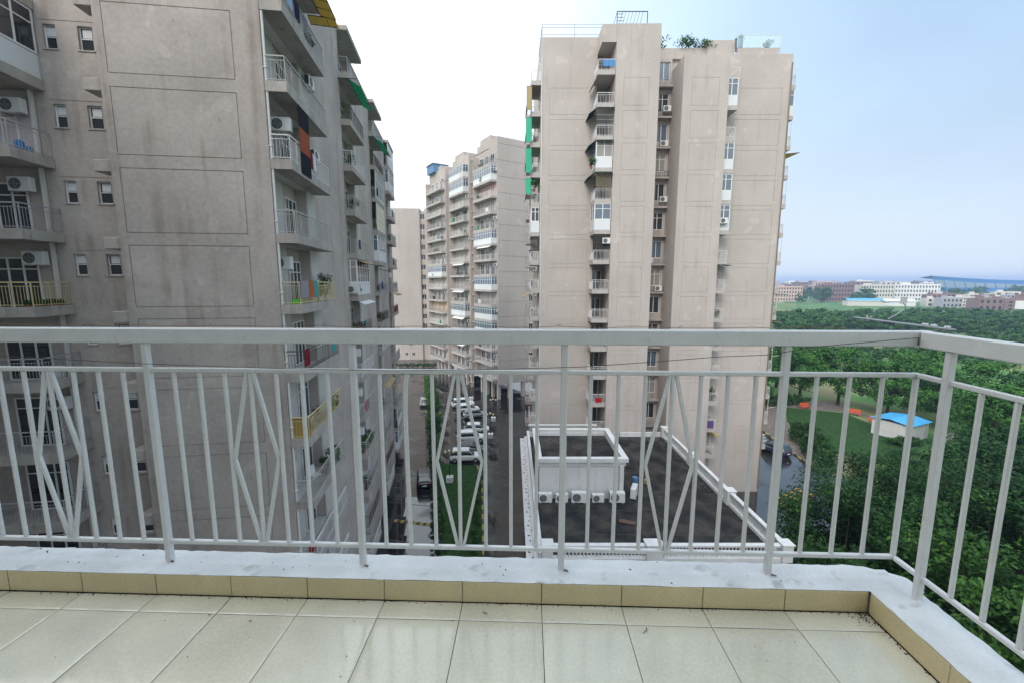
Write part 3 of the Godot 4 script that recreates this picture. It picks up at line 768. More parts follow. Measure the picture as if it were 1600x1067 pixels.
# ---------------------------------------------------------------- left: old tan block close by
const PL := 2.98
func left_y(k: int) -> float: return EYE + 1.61 + PL * k
func floor_of(k: int) -> int: return k + 8
func make_left_block() -> void:
	var t := thing("apartment_block", "stained tan apartment block with grooved end wall and cluttered balconies", "apartment block", V(-15.4, 0, -17.6), deg_to_rad(7.5))
	var top := EYE + 16.9
	var pan := []
	for k in range(-7, 6):
		var y1 := EYE + 1.44 + PL * k
		pan.append([0.0, 4.48, y1 - 2.45, y1])
	grooved(t, Vector3.ZERO, 0.0, -0.33, 5.55, 0.0, top, pan, "wall_old")
	# core behind the end wall, stepping back with the street
	var cols := [[0.0, 5.55, 6.40, 5.6], [12.6, 5.25, 6.10, 4.6], [24.3, 4.80, 5.65, 4.8], [36.0, 4.40, 5.25, 4.6]]
	var m := mb()
	for j in 4:
		var w0: float = cols[j][0] + 0.3
		var f: float = cols[j][1]
		var w1: float = cols[j + 1][0] if j < 3 else 43.0
		m.span(V(-0.30, 0, -w0 - 4.1), V(f - 0.55, top - 0.004, -w0))
		m.span(V(-0.30, 0, -w1), V(f - 0.05, top - 0.004, -w0 - 4.1))
		if j > 0: m.span(V(2.0, 0, -w0), V(f, top, -cols[j][0]))
	part("core", m, M.wall_old, t)
	# niche linings are painted white
	m = mb()
	for j in 3:
		var w0: float = cols[j][0]
		var f: float = cols[j][1]
		m.span(V(f - 0.547, 0.0, -w0 - 2.6), V(f - 0.52, top - 0.3, -w0 - 0.302))
		m.span(V(f - 0.047, 0.0, -w0 - 5.7), V(f - 0.02, top - 0.3, -w0 - 4.45))
	part("niche_lining", m, M.white_wall, t)
	# drain pipes at the niche edge
	for j in 3:
		m = mb()
		m.tube(V(cols[j][1] + 0.06, 0.2, -cols[j][0] - 0.10), V(cols[j][1] + 0.06, top - 0.5, -cols[j][0] - 0.10), 0.055, 0.055, 8)
		for k in range(-8, 5): m.cbox(V(cols[j][1] + 0.06, left_y(k) + 0.9, -cols[j][0] - 0.10), V(0.15, 0.06, 0.15), 0.01)
		part("drain_pipe", m, M.pipe_white, t)
		m = mb()
		m.tube(V(cols[j][1] - 0.40, 0.2, -cols[j][0] - 0.36), V(cols[j][1] - 0.40, top - 0.5, -cols[j][0] - 0.36), 0.03, 0.03, 6)
		part("drain_pipe", m, M.pipe_rust, t)
	# balconies down the street side
	var rails := {3: "grey_rail", 2: "old_rail", 1: "white_rail", 0: "old_rail", -1: "cream_rail", -2: "dark_rail", -3: "cream_rail", -4: "old_rail"}
	for j in 4:
		var w0: float = cols[j][0]; var f: float = cols[j][1]; var u: float = cols[j][2]; var ln: float = cols[j][3]
		for k in range(-8, 6):
			var y := left_y(k)
			if k == 5:
				m = mb(); m.span(V(f - 0.5, y, -w0 - ln), V(u + 0.05, y + 0.3, -w0 - 0.02))
				part("roof_slab", m, M.slab, t)
				continue
			var rl: String = rails.get(k, "white_rail") if j == 0 else ["old_rail", "white_rail", "grey_rail", "old_rail", "dark_rail"][(k * 3 + j * 5 + 40) % 5]
			var b := balcony(t, f + 0.001, u, -w0 - ln, -w0 - 0.03, y, "fr", rl, "slab", 0.40, 0.12 if j < 2 else 0.16, 0.011 if j < 2 else 0.018)
			# slab continues into the niche as floor and ceiling
			m = mb(); m.span(V(f - 0.5, y + 0.002, -w0 - ln + 0.004), V(f - 0.001, y + 0.18, -w0 - 0.32))
			part("niche_slab", m, M.white_wall, b)
			# door in the niche's back wall
			if j < 3: window(b, V(f - 0.51, y + 0.2 + 1.1, -w0 - 3.45), PI / 2, 1.5, 2.15, 3 if j == 0 else 2, [0.75], "glass", "frame_white", "door")
			if j == 0:   # ceiling lamps under the slab
				m = mb()
				for z in [1.4, 3.6]: m.lathe(V(u - 0.45, y - 0.03, -w0 - z), [[0.0, 0.0], [0.09, 0.0], [0.09, 0.03]], 8)
				part("ceiling_fitting", m, M.ac_grey, b)
			# what the flats have added
			var s := (k * 5 + j * 7 + 60) % 11
			if j == 1:
				if k == 3: awning(b, V(u, y + 2.95, -w0 - 4.5), V(u, y + 2.95, -w0), V(0.75, 0, 0), 0.45, "green_sheet"); awning(b, V(f - 0.1, y + 2.95, -w0), V(u + 0.6, y + 2.95, -w0), V(0, 0, 0.45), 0.18, "green_sheet")
				if k == -1: awning(b, V(u, y + 2.9, -w0 - 4.0), V(u, y + 2.9, -w0), V(0.55, 0, 0), 0.22, "tan_sheet"); glazing(b, V(f - 0.1, y + 0.42, -w0 - 0.06), V(u - 0.05, y + 0.42, -w0 - 0.06), 2.5, 0.9, "curtain"); glazing(b, V(u - 0.05, y + 0.42, -w0 - 0.06), V(u - 0.05, y + 0.42, -w0 - 4.4), 2.5, 0.9, "glass")
				if k == -2: awning(b, V(u, y + 2.9, -w0 - 4.0), V(u, y + 2.9, -w0), V(0.5, 0, 0), 0.2, "white_sheet")
			elif j >= 2:
				if j == 2 and k == 3: awning(b, V(u, y + 2.9, -w0 - 4.5), V(u, y + 2.9, -w0), V(0.9, 0, 0), 0.6, "green_sheet"); awning(b, V(f - 0.1, y + 2.9, -w0), V(u + 0.7, y + 2.9, -w0), V(0, 0, 0.4), 0.12, "green_sheet")
				elif j == 2 and k == 2: glazing(b, V(u - 0.04, y + 0.42, -w0 - 0.06), V(u - 0.04, y + 0.42, -w0 - 4.6), 2.5, 0.1, "mesh_screen")
				elif j == 2 and k == 1: glazing(b, V(u - 0.04, y + 0.42, -w0 - 0.06), V(u - 0.04, y + 0.42, -w0 - 4.6), 2.5, 0.1, "blind_cream")
				elif j == 2 and k == -1: awning(b, V(u, y + 2.6, -w0 - 3.0), V(u, y + 2.6, -w0), V(0.6, 0, 0), 0.15, "green_dark")
				elif s == 2: glazing(b, V(u - 0.04, y + 0.42, -w0 - 0.06), V(u - 0.04, y + 0.42, -w0 - ln + 0.1), 2.5, 0.95)
				elif s == 5: awning(b, V(u, y + 2.9, -w0 - ln + 0.2), V(u, y + 2.9, -w0), V(0.6, 0, 0), 0.25, "tan_sheet")
				elif s == 8: glazing(b, V(f, y + 0.42, -w0 - 0.06), V(u - 0.05, y + 0.42, -w0 - 0.06), 2.5, 0.95); glazing(b, V(u - 0.04, y + 0.42, -w0 - 0.1), V(u - 0.04, y + 0.42, -w0 - ln + 0.1), 2.5, 0.95)
			elif k == 3:
				awning(b, V(u - 0.02, y + 2.95, -5.6), V(u - 0.02, y + 2.95, -0.2), V(0.75, 0, 0), 0.16, "yellow_sheet"); awning(b, V(f + 0.2, y + 2.93, -5.62), V(u + 0.7, y + 2.85, -5.62), V(0, 0, -0.6), 0.12, "yellow_sheet")
			elif k == -3:   # front filled with yellow boards
				for i in 8:
					m = mb(); m.span(V(f + 0.03 + 0.104 * i, y + 0.40, -0.125), V(f + 0.03 + 0.104 * i + 0.097, y + 1.30 + 0.01 * (i % 3), -0.105))
					part("board", m, plain("board_yellow", 0.36, 0.23, 0.05, 0.7), b)
	# wall between the columns, facing us, with its own panels
	for j in range(1, 3):
		for k in range(-6, 5):
			var y1 := EYE + 1.44 + PL * k
			m = mb(); m.span(V(3.4, y1 - 2.45, -cols[j][0] + 0.0), V(cols[j][1] - 0.35, y1, -cols[j][0] + 0.02))
			part("wall_panel", m, M.wall_old, t)
	# recess beside the end wall: small bathroom windows between floor beams
	var holes := []
	for k in range(-8, 6):
		var yc := EYE + 0.72 + PL * k
		holes.append([-3.06, -2.60, yc - 0.45, yc + 0.45]); holes.append([-1.82, -1.28, yc - 0.45, yc + 0.45])
	pierced(t, V(0, 0, -1.3), 0.0, -9.0, -0.31, 0.0, top, holes, "wall_old", 0.25, "recess_wall")
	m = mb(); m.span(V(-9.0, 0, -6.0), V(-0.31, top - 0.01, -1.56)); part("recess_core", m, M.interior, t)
	for h in holes:
		var c := V((h[0] + h[1]) * 0.5, (h[2] + h[3]) * 0.5, -1.43)
		var w := window(t, c, 0.0, h[1] - h[0] - 0.004, h[3] - h[2] - 0.004, 1, [0.52])
		m = mb(); m.span(V(-0.17, 0.06, 0.0), V(0.17, 0.38, 0.012)); part("vent_cover", m, M.panel_white if int(h[2] * 7.0) % 3 else M.blind_cream, w)
		m = mb(); m.span(V(h[0] - 0.05, h[2] - 0.05, -1.32), V(h[1] + 0.05, h[2] - 0.002, -1.26)); part("sill", m, M.wall_old, t)
	for k in range(-8, 6):
		m = mb(); m.cbox(V(-0.665, EYE + 1.54 + PL * k, -0.45), V(0.65, 0.46, 0.75), 0.02)
		part("floor_beam", m, M.wall_old, t)
		m = mb(); m.span(V(-3.2, EYE + 1.33 + PL * k, -1.31), V(-0.34, EYE + 1.75 + PL * k, -1.285)); part("floor_band", m, M.wall_old, t)
	# balconies in the corner of the recess
	for k in range(-8, 5):
		var y := left_y(k)
		var b := balcony(t, -8.9, -3.25, -1.28, 0.55, y, "fr", {2: "white_rail", 1: "old_rail", -1: "cream_rail"}.get(k, "grey_rail"), "slab", 0.40, 0.12, 0.011)
		window(b, V(-5.2, y + 1.28, -1.24), 0.0, 1.7, 2.2, 3, [0.78], "glass", "frame_white", "door")
		m = mb(); m.span(V(-3.78, y + 0.2, -1.26), V(-3.66, y + PL, -1.14)); part("corner_pipe", m, M.pipe_white, b)
		if k == 2: glazing(b, V(-8.8, y + 1.35, 0.5), V(-3.30, y + 1.35, 0.5), 1.6, 0.0, "glass"); glazing(b, V(-3.30, y + 1.35, 0.5), V(-3.30, y + 1.35, -1.2), 1.6, 0.0, "glass"); m = mb(); m.span(V(-3.285, y + 0.42, -1.2), V(-3.275, y + 1.3, 0.46)); part("rail_sheet", m, M.panel_white, b)
		if k == 1: m = mb(); m.span(V(-6.0, y + 0.4, -1.26), V(-3.80, y + 2.6, -1.23)); part("lilac_wall", m, M.lilac_wall, b)
	# wing towards our tower, added out of view to block light from the left
	m = mb(); m.span(V(-12.5, 0, -3.0), V(-9.0, top, 15.0)); part("light_blocking_wing", m, M.wall_old, t)
	left_contents()
func left_world(u: float, y: float, w: float) -> Vector3:
	return V(-15.4, 0, -17.6) + Basis(Vector3.UP, deg_to_rad(7.5)) * V(u, y, -w)
func left_contents() -> void:
	var a := deg_to_rad(7.5)
	var h := PI / 2 + a
	# air conditioners of the first column and the recess
	for q in [[2, 5.75, 2.2, 5.2, a + PI / 2, "far end of the plain white-railed balcony of the tan block"], [1, 5.75, 1.75, 1.0, a, "above the balcony with the orange curtain"], [1, 5.8, 1.6, 5.2, a + PI / 2, "beside the far end of the orange-curtained balcony"], [-1, 5.5, 1.9, 0.75, a, "above the yellow-railed balcony with green toys"]]:
		ac_unit("white air conditioner unit hung " + q[5], left_world(q[1], left_y(q[0]) + q[2], q[3]), q[4])
	for q in [[0, -4.3, 2.0, "under the slab over the iron-railed corner balcony"], [1, -4.2, 2.0, "below the corner balcony with blue cans"], [-1, -4.2, 2.05, "over the corner balcony with red flower pots"], [-3, -4.1, 1.9, "on the shaded corner balcony below the rail"], [-2, -4.2, 0.25, "standing on the corner balcony under the flower pots"]]:
		ac_unit("white air conditioner unit hung " + q[3] if q[0] != -2 else "white air conditioner unit " + q[3], left_world(q[1], left_y(q[0]) + q[2], 0.95), a)
	ac_unit("white air conditioner unit in front of the glazed second-column balcony", left_world(5.75, left_y(-1) + 0.55, 12.42), a)
	# laundry and curtains
	var cu := thing("curtain", "long orange and black curtain hanging over a white balcony rail", "curtain", left_world(6.43, left_y(1), 1.75), h)
	for q in [[2.95, 2.05, 0.02, 0.022, 0.03], [2.05, 1.05, 0.30, 0.085, 0.045], [1.05, 0.12, 0.02, 0.022, 0.03]]:
		var cm := mb()
		for i in 10:
			var u0 := -0.62 + 0.124 * i; var u1 := u0 + 0.124
			var z0 := 0.02 * sin(u0 * 24.0); var z1 := 0.02 * sin(u1 * 24.0)
			cm.quad(V(u0, q[1], z0), V(u1, q[1], z1), V(u1, q[0], z1), V(u0, q[0], z0)); cm.quad(V(u0, q[0], z0 - 0.006), V(u1, q[0], z1 - 0.006), V(u1, q[1], z1 - 0.006), V(u0, q[1], z0 - 0.006))
		part("panel", cm, plain("curtain_%.2f" % q[2], q[2], q[3], q[4], 0.95, 0.2), cu)
	var names := ["white towel", "dark red shirt", "navy cloth", "grey cloth", "pale blue sheet", "orange towel", "turquoise cloth", "pink shirt", "blue jeans", "patterned grey cloth"]
	var tint := [[0.6, 0.6, 0.6], [0.2, 0.02, 0.03], [0.02, 0.025, 0.07], [0.2, 0.2, 0.22], [0.3, 0.42, 0.6], [0.42, 0.13, 0.05], [0.03, 0.33, 0.34], [0.45, 0.12, 0.18], [0.04, 0.07, 0.16], [0.28, 0.26, 0.3]]
	for q in [[1, 3.0, 0.55, 0, "beside the orange curtain"], [1, 2.75, 0.4, 1, "beside the white towel and orange curtain"], [-1, 0.6, 1.0, 9, "inside the yellow railing"], [-1, 1.6, 0.8, 5, "over the yellow railing"], [-1, 2.1, 0.5, 6, "over the yellow railing"], [3, 1.0, 0.7, 4, "over the grey top balcony rail"], [3, 1.9, 0.6, 2, "over the grey top balcony rail"], [3, 3.0, 0.5, 3, "over the grey top balcony rail"], [-2, 0.35, 0.5, 1, "on the brown balcony railing"], [-2, 4.6, 0.5, 6, "on the brown balcony railing"]]:
		hanging_cloth("%s drying %s of the tan block" % [names[q[3]], q[4]], left_world(6.40, left_y(q[0]) + 1.42, q[1]), h, q[2], 0.75, [tint[q[3]]])
	for q in [[-2, 13.2, 8, "white-railed second-column balcony"], [-2, 14.1, 1, "second-column balcony with pots"], [-2, 14.6, 6, "second-column balcony with pots"], [-4, 13.4, 7, "low second-column balcony"], [-4, 14.0, 3, "low second-column balcony"], [2, 25.0, 2, "third-column balcony below the green awning"], [2, 25.8, 0, "third-column balcony below the green awning"]]:
		hanging_cloth("%s drying on the %s" % [names[q[2]], q[3]], left_world(6.12 if q[1] < 20.0 else 5.68, left_y(q[0]) + 1.38, q[1]), h, 0.55, 0.75, [tint[q[2]]])
	# pots and plants
	var n := 0
	for q in [[3, 6.2, 3.9, 0.5, 0.7, "on the top balcony with laundry"], [-1, 6.1, 4.6, 0.7, 1.5, "climbing beyond the yellow railing"], [-1, 6.0, 3.8, 0.5, 0.7, "behind the yellow railing"], [-3, 6.1, 4.6, 0.6, 0.8, "behind the tan handrail"], [-4, 6.1, 4.4, 0.8, 1.0, "on the balcony below the yellow boards"], [-4, 5.9, 3.4, 0.5, 0.7, "beside the white chair"], [-2, 5.8, 13.4, 0.9, 0.9, "on the second-column balcony with laundry"], [-2, 5.8, 14.6, 0.8, 0.9, "ending the second-column laundry"], [-5, 5.7, 13.3, 0.9, 1.0, "on the planted low balcony"], [-5, 5.8, 14.3, 0.9, 0.9, "at the middle of the planted low balcony"], [-5, 5.7, 15.4, 0.9, 1.0, "at the end of the planted low balcony"], [-6, 5.8, 13.5, 0.8, 1.0, "on the lowest planted balcony"], [-1, 5.7, 12.8, 0.6, 0.8, "before the glazed second-column balcony"], [-2, 5.3, 25.2, 0.9, 1.0, "on the third-column balcony"], [-3, 5.3, 26.4, 0.9, 1.0, "on the lower third-column balcony"], [-1, 5.3, 26.0, 0.8, 0.9, "above the dark green awning"]]:
		plant("leafy green pot plant %s of the tan block" % q[5], left_world(q[1], left_y(q[0]) + 0.19, q[2]), q[3], q[4], 300 + n); n += 1
	for i in 8:
		plant("low plant in a red pot lined along the cream corner balcony rail", left_world(-3.47, left_y(-1) + 0.19, -0.40 + 0.19 * i), 0.3, 0.22, 340 + i, true, Color(0.02, 0.05, 0.01), Color(0.06, 0.12, 0.03), "red flower pots of the corner balcony")
	# everyday clutter on the farther balcony columns
	var g := RandomNumberGenerator.new(); g.seed = 12
	var front := [0.0, 12.6, 24.3, 36.0]; var outer := [6.40, 6.10, 5.65, 5.25]
	for j in range(1, 4):
		for k in range(-6, 4):
			var where := "on the %s-floor balcony, %s column of the tan block" % [ordinal(floor_of(k)), ["first", "second", "third", "fourth"][j]]
			var y := left_y(k)
			var r := g.randi() % 6
			var w: float = front[j] + g.randf_range(0.5, 3.2)
			if r < 2 and not (j == 1 and k == -2):
				var c := g.randi() % 10
				hanging_cloth("%s %s" % [names[c], where], left_world(outer[j] + 0.01, y + 1.40, w), h, g.randf_range(0.5, 1.0), g.randf_range(0.6, 0.95), [tint[c]])
			elif r == 2 and k < 3: ac_unit("weathered air conditioner unit " + where, left_world(outer[j] - 0.55, y + 1.9, front[j] + 0.35), a)
			elif r == 3: plant("bushy plant " + where, left_world(outer[j] - 0.35, y + 0.19, w), 0.8, 1.0, 700 + j * 40 + k)
			elif r == 4:
				var cb := mb(); cb.cbox(V(0, 0.45, 0), V(0.55, 0.9, 0.45), 0.02)
				single("cupboard", cb, [M.wood, M.ac_grey, M.tan_sheet][g.randi() % 3], "small cupboard " + where, "cupboard", left_world(outer[j] - 0.5, y + 0.19, w), h)
	# furniture and boxes
	var c := thing("plastic_chair", "white plastic chair on a balcony below the yellow boards", "chair", left_world(5.75, left_y(-4) + 0.19, 2.3), a + 1.2)
	var m := mb(); m.cbox(V(0, 0.43, 0), V(0.46, 0.03, 0.44), 0.01); part("seat", m, M.ac_white, c)
	m = mb(); m.cbox(V(0, 0.68, -0.21), V(0.46, 0.46, 0.03), 0.01, Basis(Vector3.RIGHT, -0.12)); part("backrest", m, M.ac_white, c)
	for q in [[-0.2, -0.19], [0.2, -0.19], [-0.2, 0.19], [0.2, 0.19]]:
		m = mb(); m.tube(V(q[0], 0, q[1]), V(q[0] * 0.92, 0.42, q[1] * 0.92), 0.018, 0.022, 6); part("leg", m, M.ac_white, c)
	m = mb(); m.lathe(Vector3.ZERO, [[0.0, 0.0], [0.13, 0.0], [0.18, 0.3], [0.19, 0.3], [0.17, 0.28], [0.0, 0.27]], 12)
	single("bucket", m, plain("red_plastic", 0.5, 0.015, 0.015, 0.4), "bright red bucket on a low white balcony floor", "bucket", left_world(5.75, left_y(-5) + 0.19, 1.2))
	m = mb(); m.lathe(Vector3.ZERO, [[0.0, 0.0], [0.16, 0.0], [0.2, 0.42], [0.21, 0.42], [0.0, 0.4]], 12)
	single("tub", m, plain("green_plastic", 0.05, 0.5, 0.03, 0.4), "lime green tub at the corner of the yellow railing", "tub", left_world(6.12, left_y(-1) + 0.19, 0.3))
	for q in [[0.0, 0.15, 0.55], [0.35, 0.12, 0.42]]:
		m = mb(); m.lathe(Vector3.ZERO, [[0.0, 0.0], [q[1], 0.0], [q[1], q[2]], [q[1] * 0.5, q[2] + 0.08], [0.0, q[2] + 0.08]], 12)
		single("water_can", m, plain("blue_plastic", 0.02, 0.17, 0.42, 0.4), "blue plastic water can behind the iron corner railing", "can", left_world(-3.6, left_y(1) + 0.19, 0.3 + q[0]), 0.0, "blue cans on the corner balcony")
	var bk := thing("bicycle", "dark bicycle parked on a cluttered balcony behind tan rail", "bicycle", left_world(5.85, left_y(-3) + 0.19, 2.6), h)
	for x in [-0.5, 0.5]:
		m = mb()
		for i in 16: m.tube(V(x + 0.32 * cos(TAU * i / 16), 0.33 + 0.32 * sin(TAU * i / 16), 0), V(x + 0.32 * cos(TAU * (i + 1) / 16), 0.33 + 0.32 * sin(TAU * (i + 1) / 16), 0), 0.02, 0.02, 5)
		part("wheel", m, M.black, bk)
	m = mb(); m.path([V(-0.5, 0.33, 0), V(-0.12, 0.32, 0), V(-0.2, 0.78, 0), V(0.38, 0.75, 0), V(-0.12, 0.32, 0)], 0.016, 6); m.path([V(0.5, 0.33, 0), V(0.36, 0.95, 0)], 0.016, 6); part("frame", m, M.iron, bk)
	m = mb(); m.cbox(V(-0.22, 0.84, 0), V(0.24, 0.05, 0.14), 0.015); part("saddle", m, M.black, bk)
	m = mb(); m.path([V(0.36, 0.95, -0.25), V(0.34, 0.97, 0), V(0.36, 0.95, 0.25)], 0.014, 6); part("handlebar", m, M.steel, bk)

# ---------------------------------------------------------------- right: tall pale tower
const PR := 2.96
func right_y(k: int) -> float: return EYE + 1.76 + PR * k
func make_right_tower() -> void:
	var t := thing("apartment_tower", "tall pale tower with four plain wings and narrow balcony slots", "apartment tower", V(15.5, 0, -46.0))
	var wm := "wall_tower"
	var ytop := EYE + 23.9
	var pan := func(x0: float, x1: float, kmax: int) -> Array:
		var a := []
		for k in range(-6, kmax + 1):
			var y1 := EYE + 1.44 + PR * k
			a.append([x0, x1, y1 - 2.47, y1])
		return a
	# wings: A and D on the back plane, B and C one bay forward
	grooved(t, V(0, 0, 0), 0.0, -12.6, -7.0, 0.0, ytop, pan.call(-11.7, -7.6, 6), wm, 0.3, 0.022)
	grooved(t, V(0, 0, 2.3), 0.0, -5.65, -1.50, 0.0, ytop, pan.call(-4.85, -2.45, 6), wm, 0.3, 0.022)
	grooved(t, V(0, 0, 2.3), 0.0, 0.78, 5.15, 0.0, EYE + 21.2, pan.call(1.65, 4.25, 6), wm, 0.3, 0.022)
	grooved(t, V(0, 0, 0), 0.0, 5.20, 12.45, 0.0, EYE + 22.4, pan.call(6.9, 11.6, 6), wm, 0.3, 0.022)
	# masses behind the faces
	var m := mb()
	m.span(V(-12.6, 0, -14.0), V(-7.02, ytop - 0.01, -0.3))
	m.span(V(-5.65, 0, -1.2), V(-1.50, ytop - 0.01, 2.0)); m.span(V(0.78, 0, -1.2), V(5.15, EYE + 21.19, 2.0))
	m.span(V(-7.0, 0, -14.0), V(12.45, EYE + 22.39, -1.3)); m.span(V(5.2, 0, -1.29), V(12.45, EYE + 22.38, -0.3))
	m.span(V(-7.0, EYE + 22.33, -1.2), V(-5.66, ytop - 0.012, 2.24))
	part("core", m, M[wm], t)
	m = mb()   # roof parapets, stair head
	m.span(V(-1.49, EYE + 22.4, -4.0), V(5.2, EYE + 23.4, -1.0)); m.span(V(4.2, EYE + 22.4, -5.0), V(7.0, EYE + 24.1, -0.9)); m.span(V(7.0, EYE + 22.4, -0.5), V(11.2, EYE + 23.05, -0.22))
	part("parapet", m, M[wm], t)
	# window slot between B and C
	var holes := []
	for k in range(-6, 7):
		var y := right_y(k)
		holes.append([-1.30, 0.60, y + 0.75, y + 2.55])
	pierced(t, V(0, 0, -0.9), 0.0, -1.49, 0.77, 0.0, EYE + 22.4, holes, "wall_old", 0.25, "slot_wall")
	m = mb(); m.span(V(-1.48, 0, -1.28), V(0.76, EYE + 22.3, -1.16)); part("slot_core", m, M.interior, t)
	for k in range(-6, 7):
		var y := right_y(k)
		var gl: String = ["glass", "glass", "glass_blue", "curtain"][(k * 3 + 30) % 4] if k < 6 else "glass_blue"
		window(t, V(-0.35, y + 1.65, -1.05), 0.0, 1.88, 1.78, 3, [0.7] if k % 2 else [], gl)
		m = mb(); m.span(V(-1.48, y - 0.05, -0.9), V(0.76, y + 0.12, -0.25)); part("sun_shade", m, M.slab, t)
		if (k + 9) % 3 != 1: m = mb(); rail_run(m, V(-1.40, y + 0.14, -0.32), V(0.70, y + 0.14, -0.32), 0.55, 0.2, 0.02); part("ledge_grille", m, M.iron if k % 2 else M.grey_rail, t)
	# balconies in the corner between A and B
	var st := {6: "open", 5: "open", 4: "grille", 3: "glazed", 2: "lattice", 1: "glazed", 0: "net"}
	for k in range(-7, 7):
		var y := right_y(k)
		var kind: String = st.get(k, "open")
		var b := balcony(t, -7.35, -5.68, 0.05, 2.15, y, "fl", "" if kind == "glazed" else "white_rail", "slab_clean", 0.42, 0.14, 0.016)
		window(b, V(-6.4, y + 1.35, 0.03 - 1.15), 0.0, 1.1, 2.1, 2, [], "glass", "frame_white", "door")
		m = mb(); m.span(V(-6.98, y + 0.0, -1.26), V(-5.68, y + 0.2, 0.04)); part("niche_floor", m, M.slab_clean, b)
		if kind == "glazed": glazing(b, V(-7.30, y + 0.42, 2.10), V(-5.70, y + 0.42, 2.10), 2.52, 1.0, "glass_blue" if k == 1 else "curtain"); glazing(b, V(-7.30, y + 0.42, 0.06), V(-7.30, y + 0.42, 2.06), 2.52, 1.0)
		if kind == "net":
			m = mb()
			for i in 14: m.bar(V(-7.3 + 0.12 * i, y + 1.4, 2.05), V(-7.3 + 0.12 * i, y + 2.94, 2.05), 0.09, 0.004)
			part("net_screen", m, M.dark_net, b)
		if kind == "grille":
			m = mb()
			for i in 15: m.box(V(-7.3 + 0.112 * i, y + 2.15, 2.09), V(0.015, 1.6, 0.015))
			for i in 4: m.box(V(-6.52, y + 1.5 + 0.42 * i, 2.09), V(1.6, 0.03, 0.02))
			part("grille", m, M.grey_rail, b)
		if kind == "lattice":
			m = mb()
			for i in 5:
				for j in 5:
					var c := V(-7.12 + 0.30 * i, y + 1.58 + 0.29 * j, 2.09)
					for q in 8: m.bar(c + V(cos(TAU * q / 8), sin(TAU * q / 8), 0) * 0.12, c + V(cos(TAU * (q + 1) / 8), sin(TAU * (q + 1) / 8), 0) * 0.12, 0.05, 0.05, Vector3(0, 0, 1))
			part("ring_screen", m, plain("ring_stone", 0.30, 0.26, 0.18, 0.9), b)
		if k in [4, 3, 2]: awning(b, V(-7.3, y + 3.0, 0.0), V(-7.3, y + 3.0, 2.2), V(-0.75, 0, 0), 0.55, "green_dark"); awning(b, V(-7.3, y + 3.0, 2.15), V(-5.7, y + 3.0, 2.15), V(0, 0, 0.4), 0.14, "green_dark")
		if k == 5: awning(b, V(-7.3, y + 2.95, 0.3), V(-7.3, y + 2.95, 1.9), V(-0.5, 0, 0), 0.9, "tan_sheet")
	# corner balconies on the street side of A, and the column behind them
	var ls := {1: "glazed", 0: "net"}
	for k in range(-7, 7):
		var y := right_y(k)
		var kind: String = ls.get(k, "open")
		var b := balcony(t, -13.55, -12.62, -3.6, -0.05, y, "fl", "white_rail" if kind == "open" else "white_rail", "slab_clean", 0.42, 0.16, 0.018)
		if kind == "glazed": glazing(b, V(-13.5, y + 0.42, -0.09), V(-12.66, y + 0.42, -0.09), 2.52, 1.1, "glass"); glazing(b, V(-13.5, y + 0.42, -3.5), V(-13.5, y + 0.42, -0.12), 2.52, 1.1)
		if kind == "net":
			m = mb()
			for i in 7: m.bar(V(-13.5 + 0.13 * i, y + 1.4, -0.12), V(-13.5 + 0.13 * i, y + 2.94, -0.12), 0.10, 0.004)
			part("net_screen", m, M.dark_net, b)
		if k in [4, 3, 2]: awning(b, V(-13.55, y + 2.96, -3.5), V(-13.55, y + 2.96, 0.0), V(-0.55, 0, 0), 1.6 if k > 2 else 1.9, "green_sheet"); awning(b, V(-14.08, y + 2.85, 0.0), V(-13.50, y + 2.85, 0.0), V(0, 0, 0.22), 2.45 if k > 2 else 1.6, "green_sheet")
		if k == 5: awning(b, V(-13.55, y + 2.96, -3.5), V(-13.55, y + 2.96, 0.0), V(-0.5, 0, 0), 2.0, "tan_sheet"); awning(b, V(-14.02, y + 2.85, 0.0), V(-13.50, y + 2.85, 0.0), V(0, 0, 0.2), 2.3, "tan_sheet")
		if k == -2: awning(b, V(-13.55, y + 2.9, -3.5), V(-13.55, y + 2.9, 0.0), V(-0.8, 0, 0), 0.35, "tan_sheet")
		window(t, V(-12.62, y + 1.6, -2.0), -PI / 2, 1.4, 2.1, 2, [], "glass", "frame_white", "door")
		b = balcony(t, -13.7, -12.62, -12.0, -9.0, y, "fl", "grey_rail", "slab_clean", 0.42, 0.2, 0.02)
		window(t, V(-12.61, y + 1.7, -6.4), -PI / 2, 1.2, 1.2, 2, [])
		m = mb(); m.span(V(-13.1, y + 2.4, -7.2), V(-12.62, y + 2.5, -5.6)); part("sun_shade", m, M.slab_clean, t)
	# balconies in the corner between C and D
	var rs := {5: "glazed", 3: "glazed", 2: "glazed", 1: "glazed"}
	for k in range(-7, 6):
		var y := right_y(k)
		var kind: String = rs.get(k, "open")
		var b := balcony(t, 5.17, 6.45, 0.04, 1.6, y, "fr", "" if kind == "glazed" else "white_rail", "slab_clean", 0.42, 0.14, 0.016)
		if kind == "glazed":
			glazing(b, V(5.18, y + 0.42, 1.55), V(6.40, y + 0.42, 1.55), 2.5, 0.9, "glass_blue"); glazing(b, V(6.40, y + 0.42, 1.55), V(6.40, y + 0.42, 0.06), 2.5, 0.9, "glass_blue")
		if k == -1: awning(b, V(5.2, y + 2.95, 1.5), V(6.4, y + 2.95, 1.5), V(0, 0, 0.6), 0.1, "green_dark"); awning(b, V(6.4, y + 2.95, 1.5), V(6.4, y + 2.95, 0.1), V(0.6, 0, 0), 0.1, "green_dark")
		if k == -7: awning(b, V(6.4, y + 2.6, 1.5), V(6.4, y + 2.6, 0.1), V(0.7, 0, 0), 0.2, "yellow_sheet")
		window(b, V(5.19, y + 1.4, 0.8), PI / 2, 0.9, 2.0, 1, [], "interior", "pipe_rust", "door")
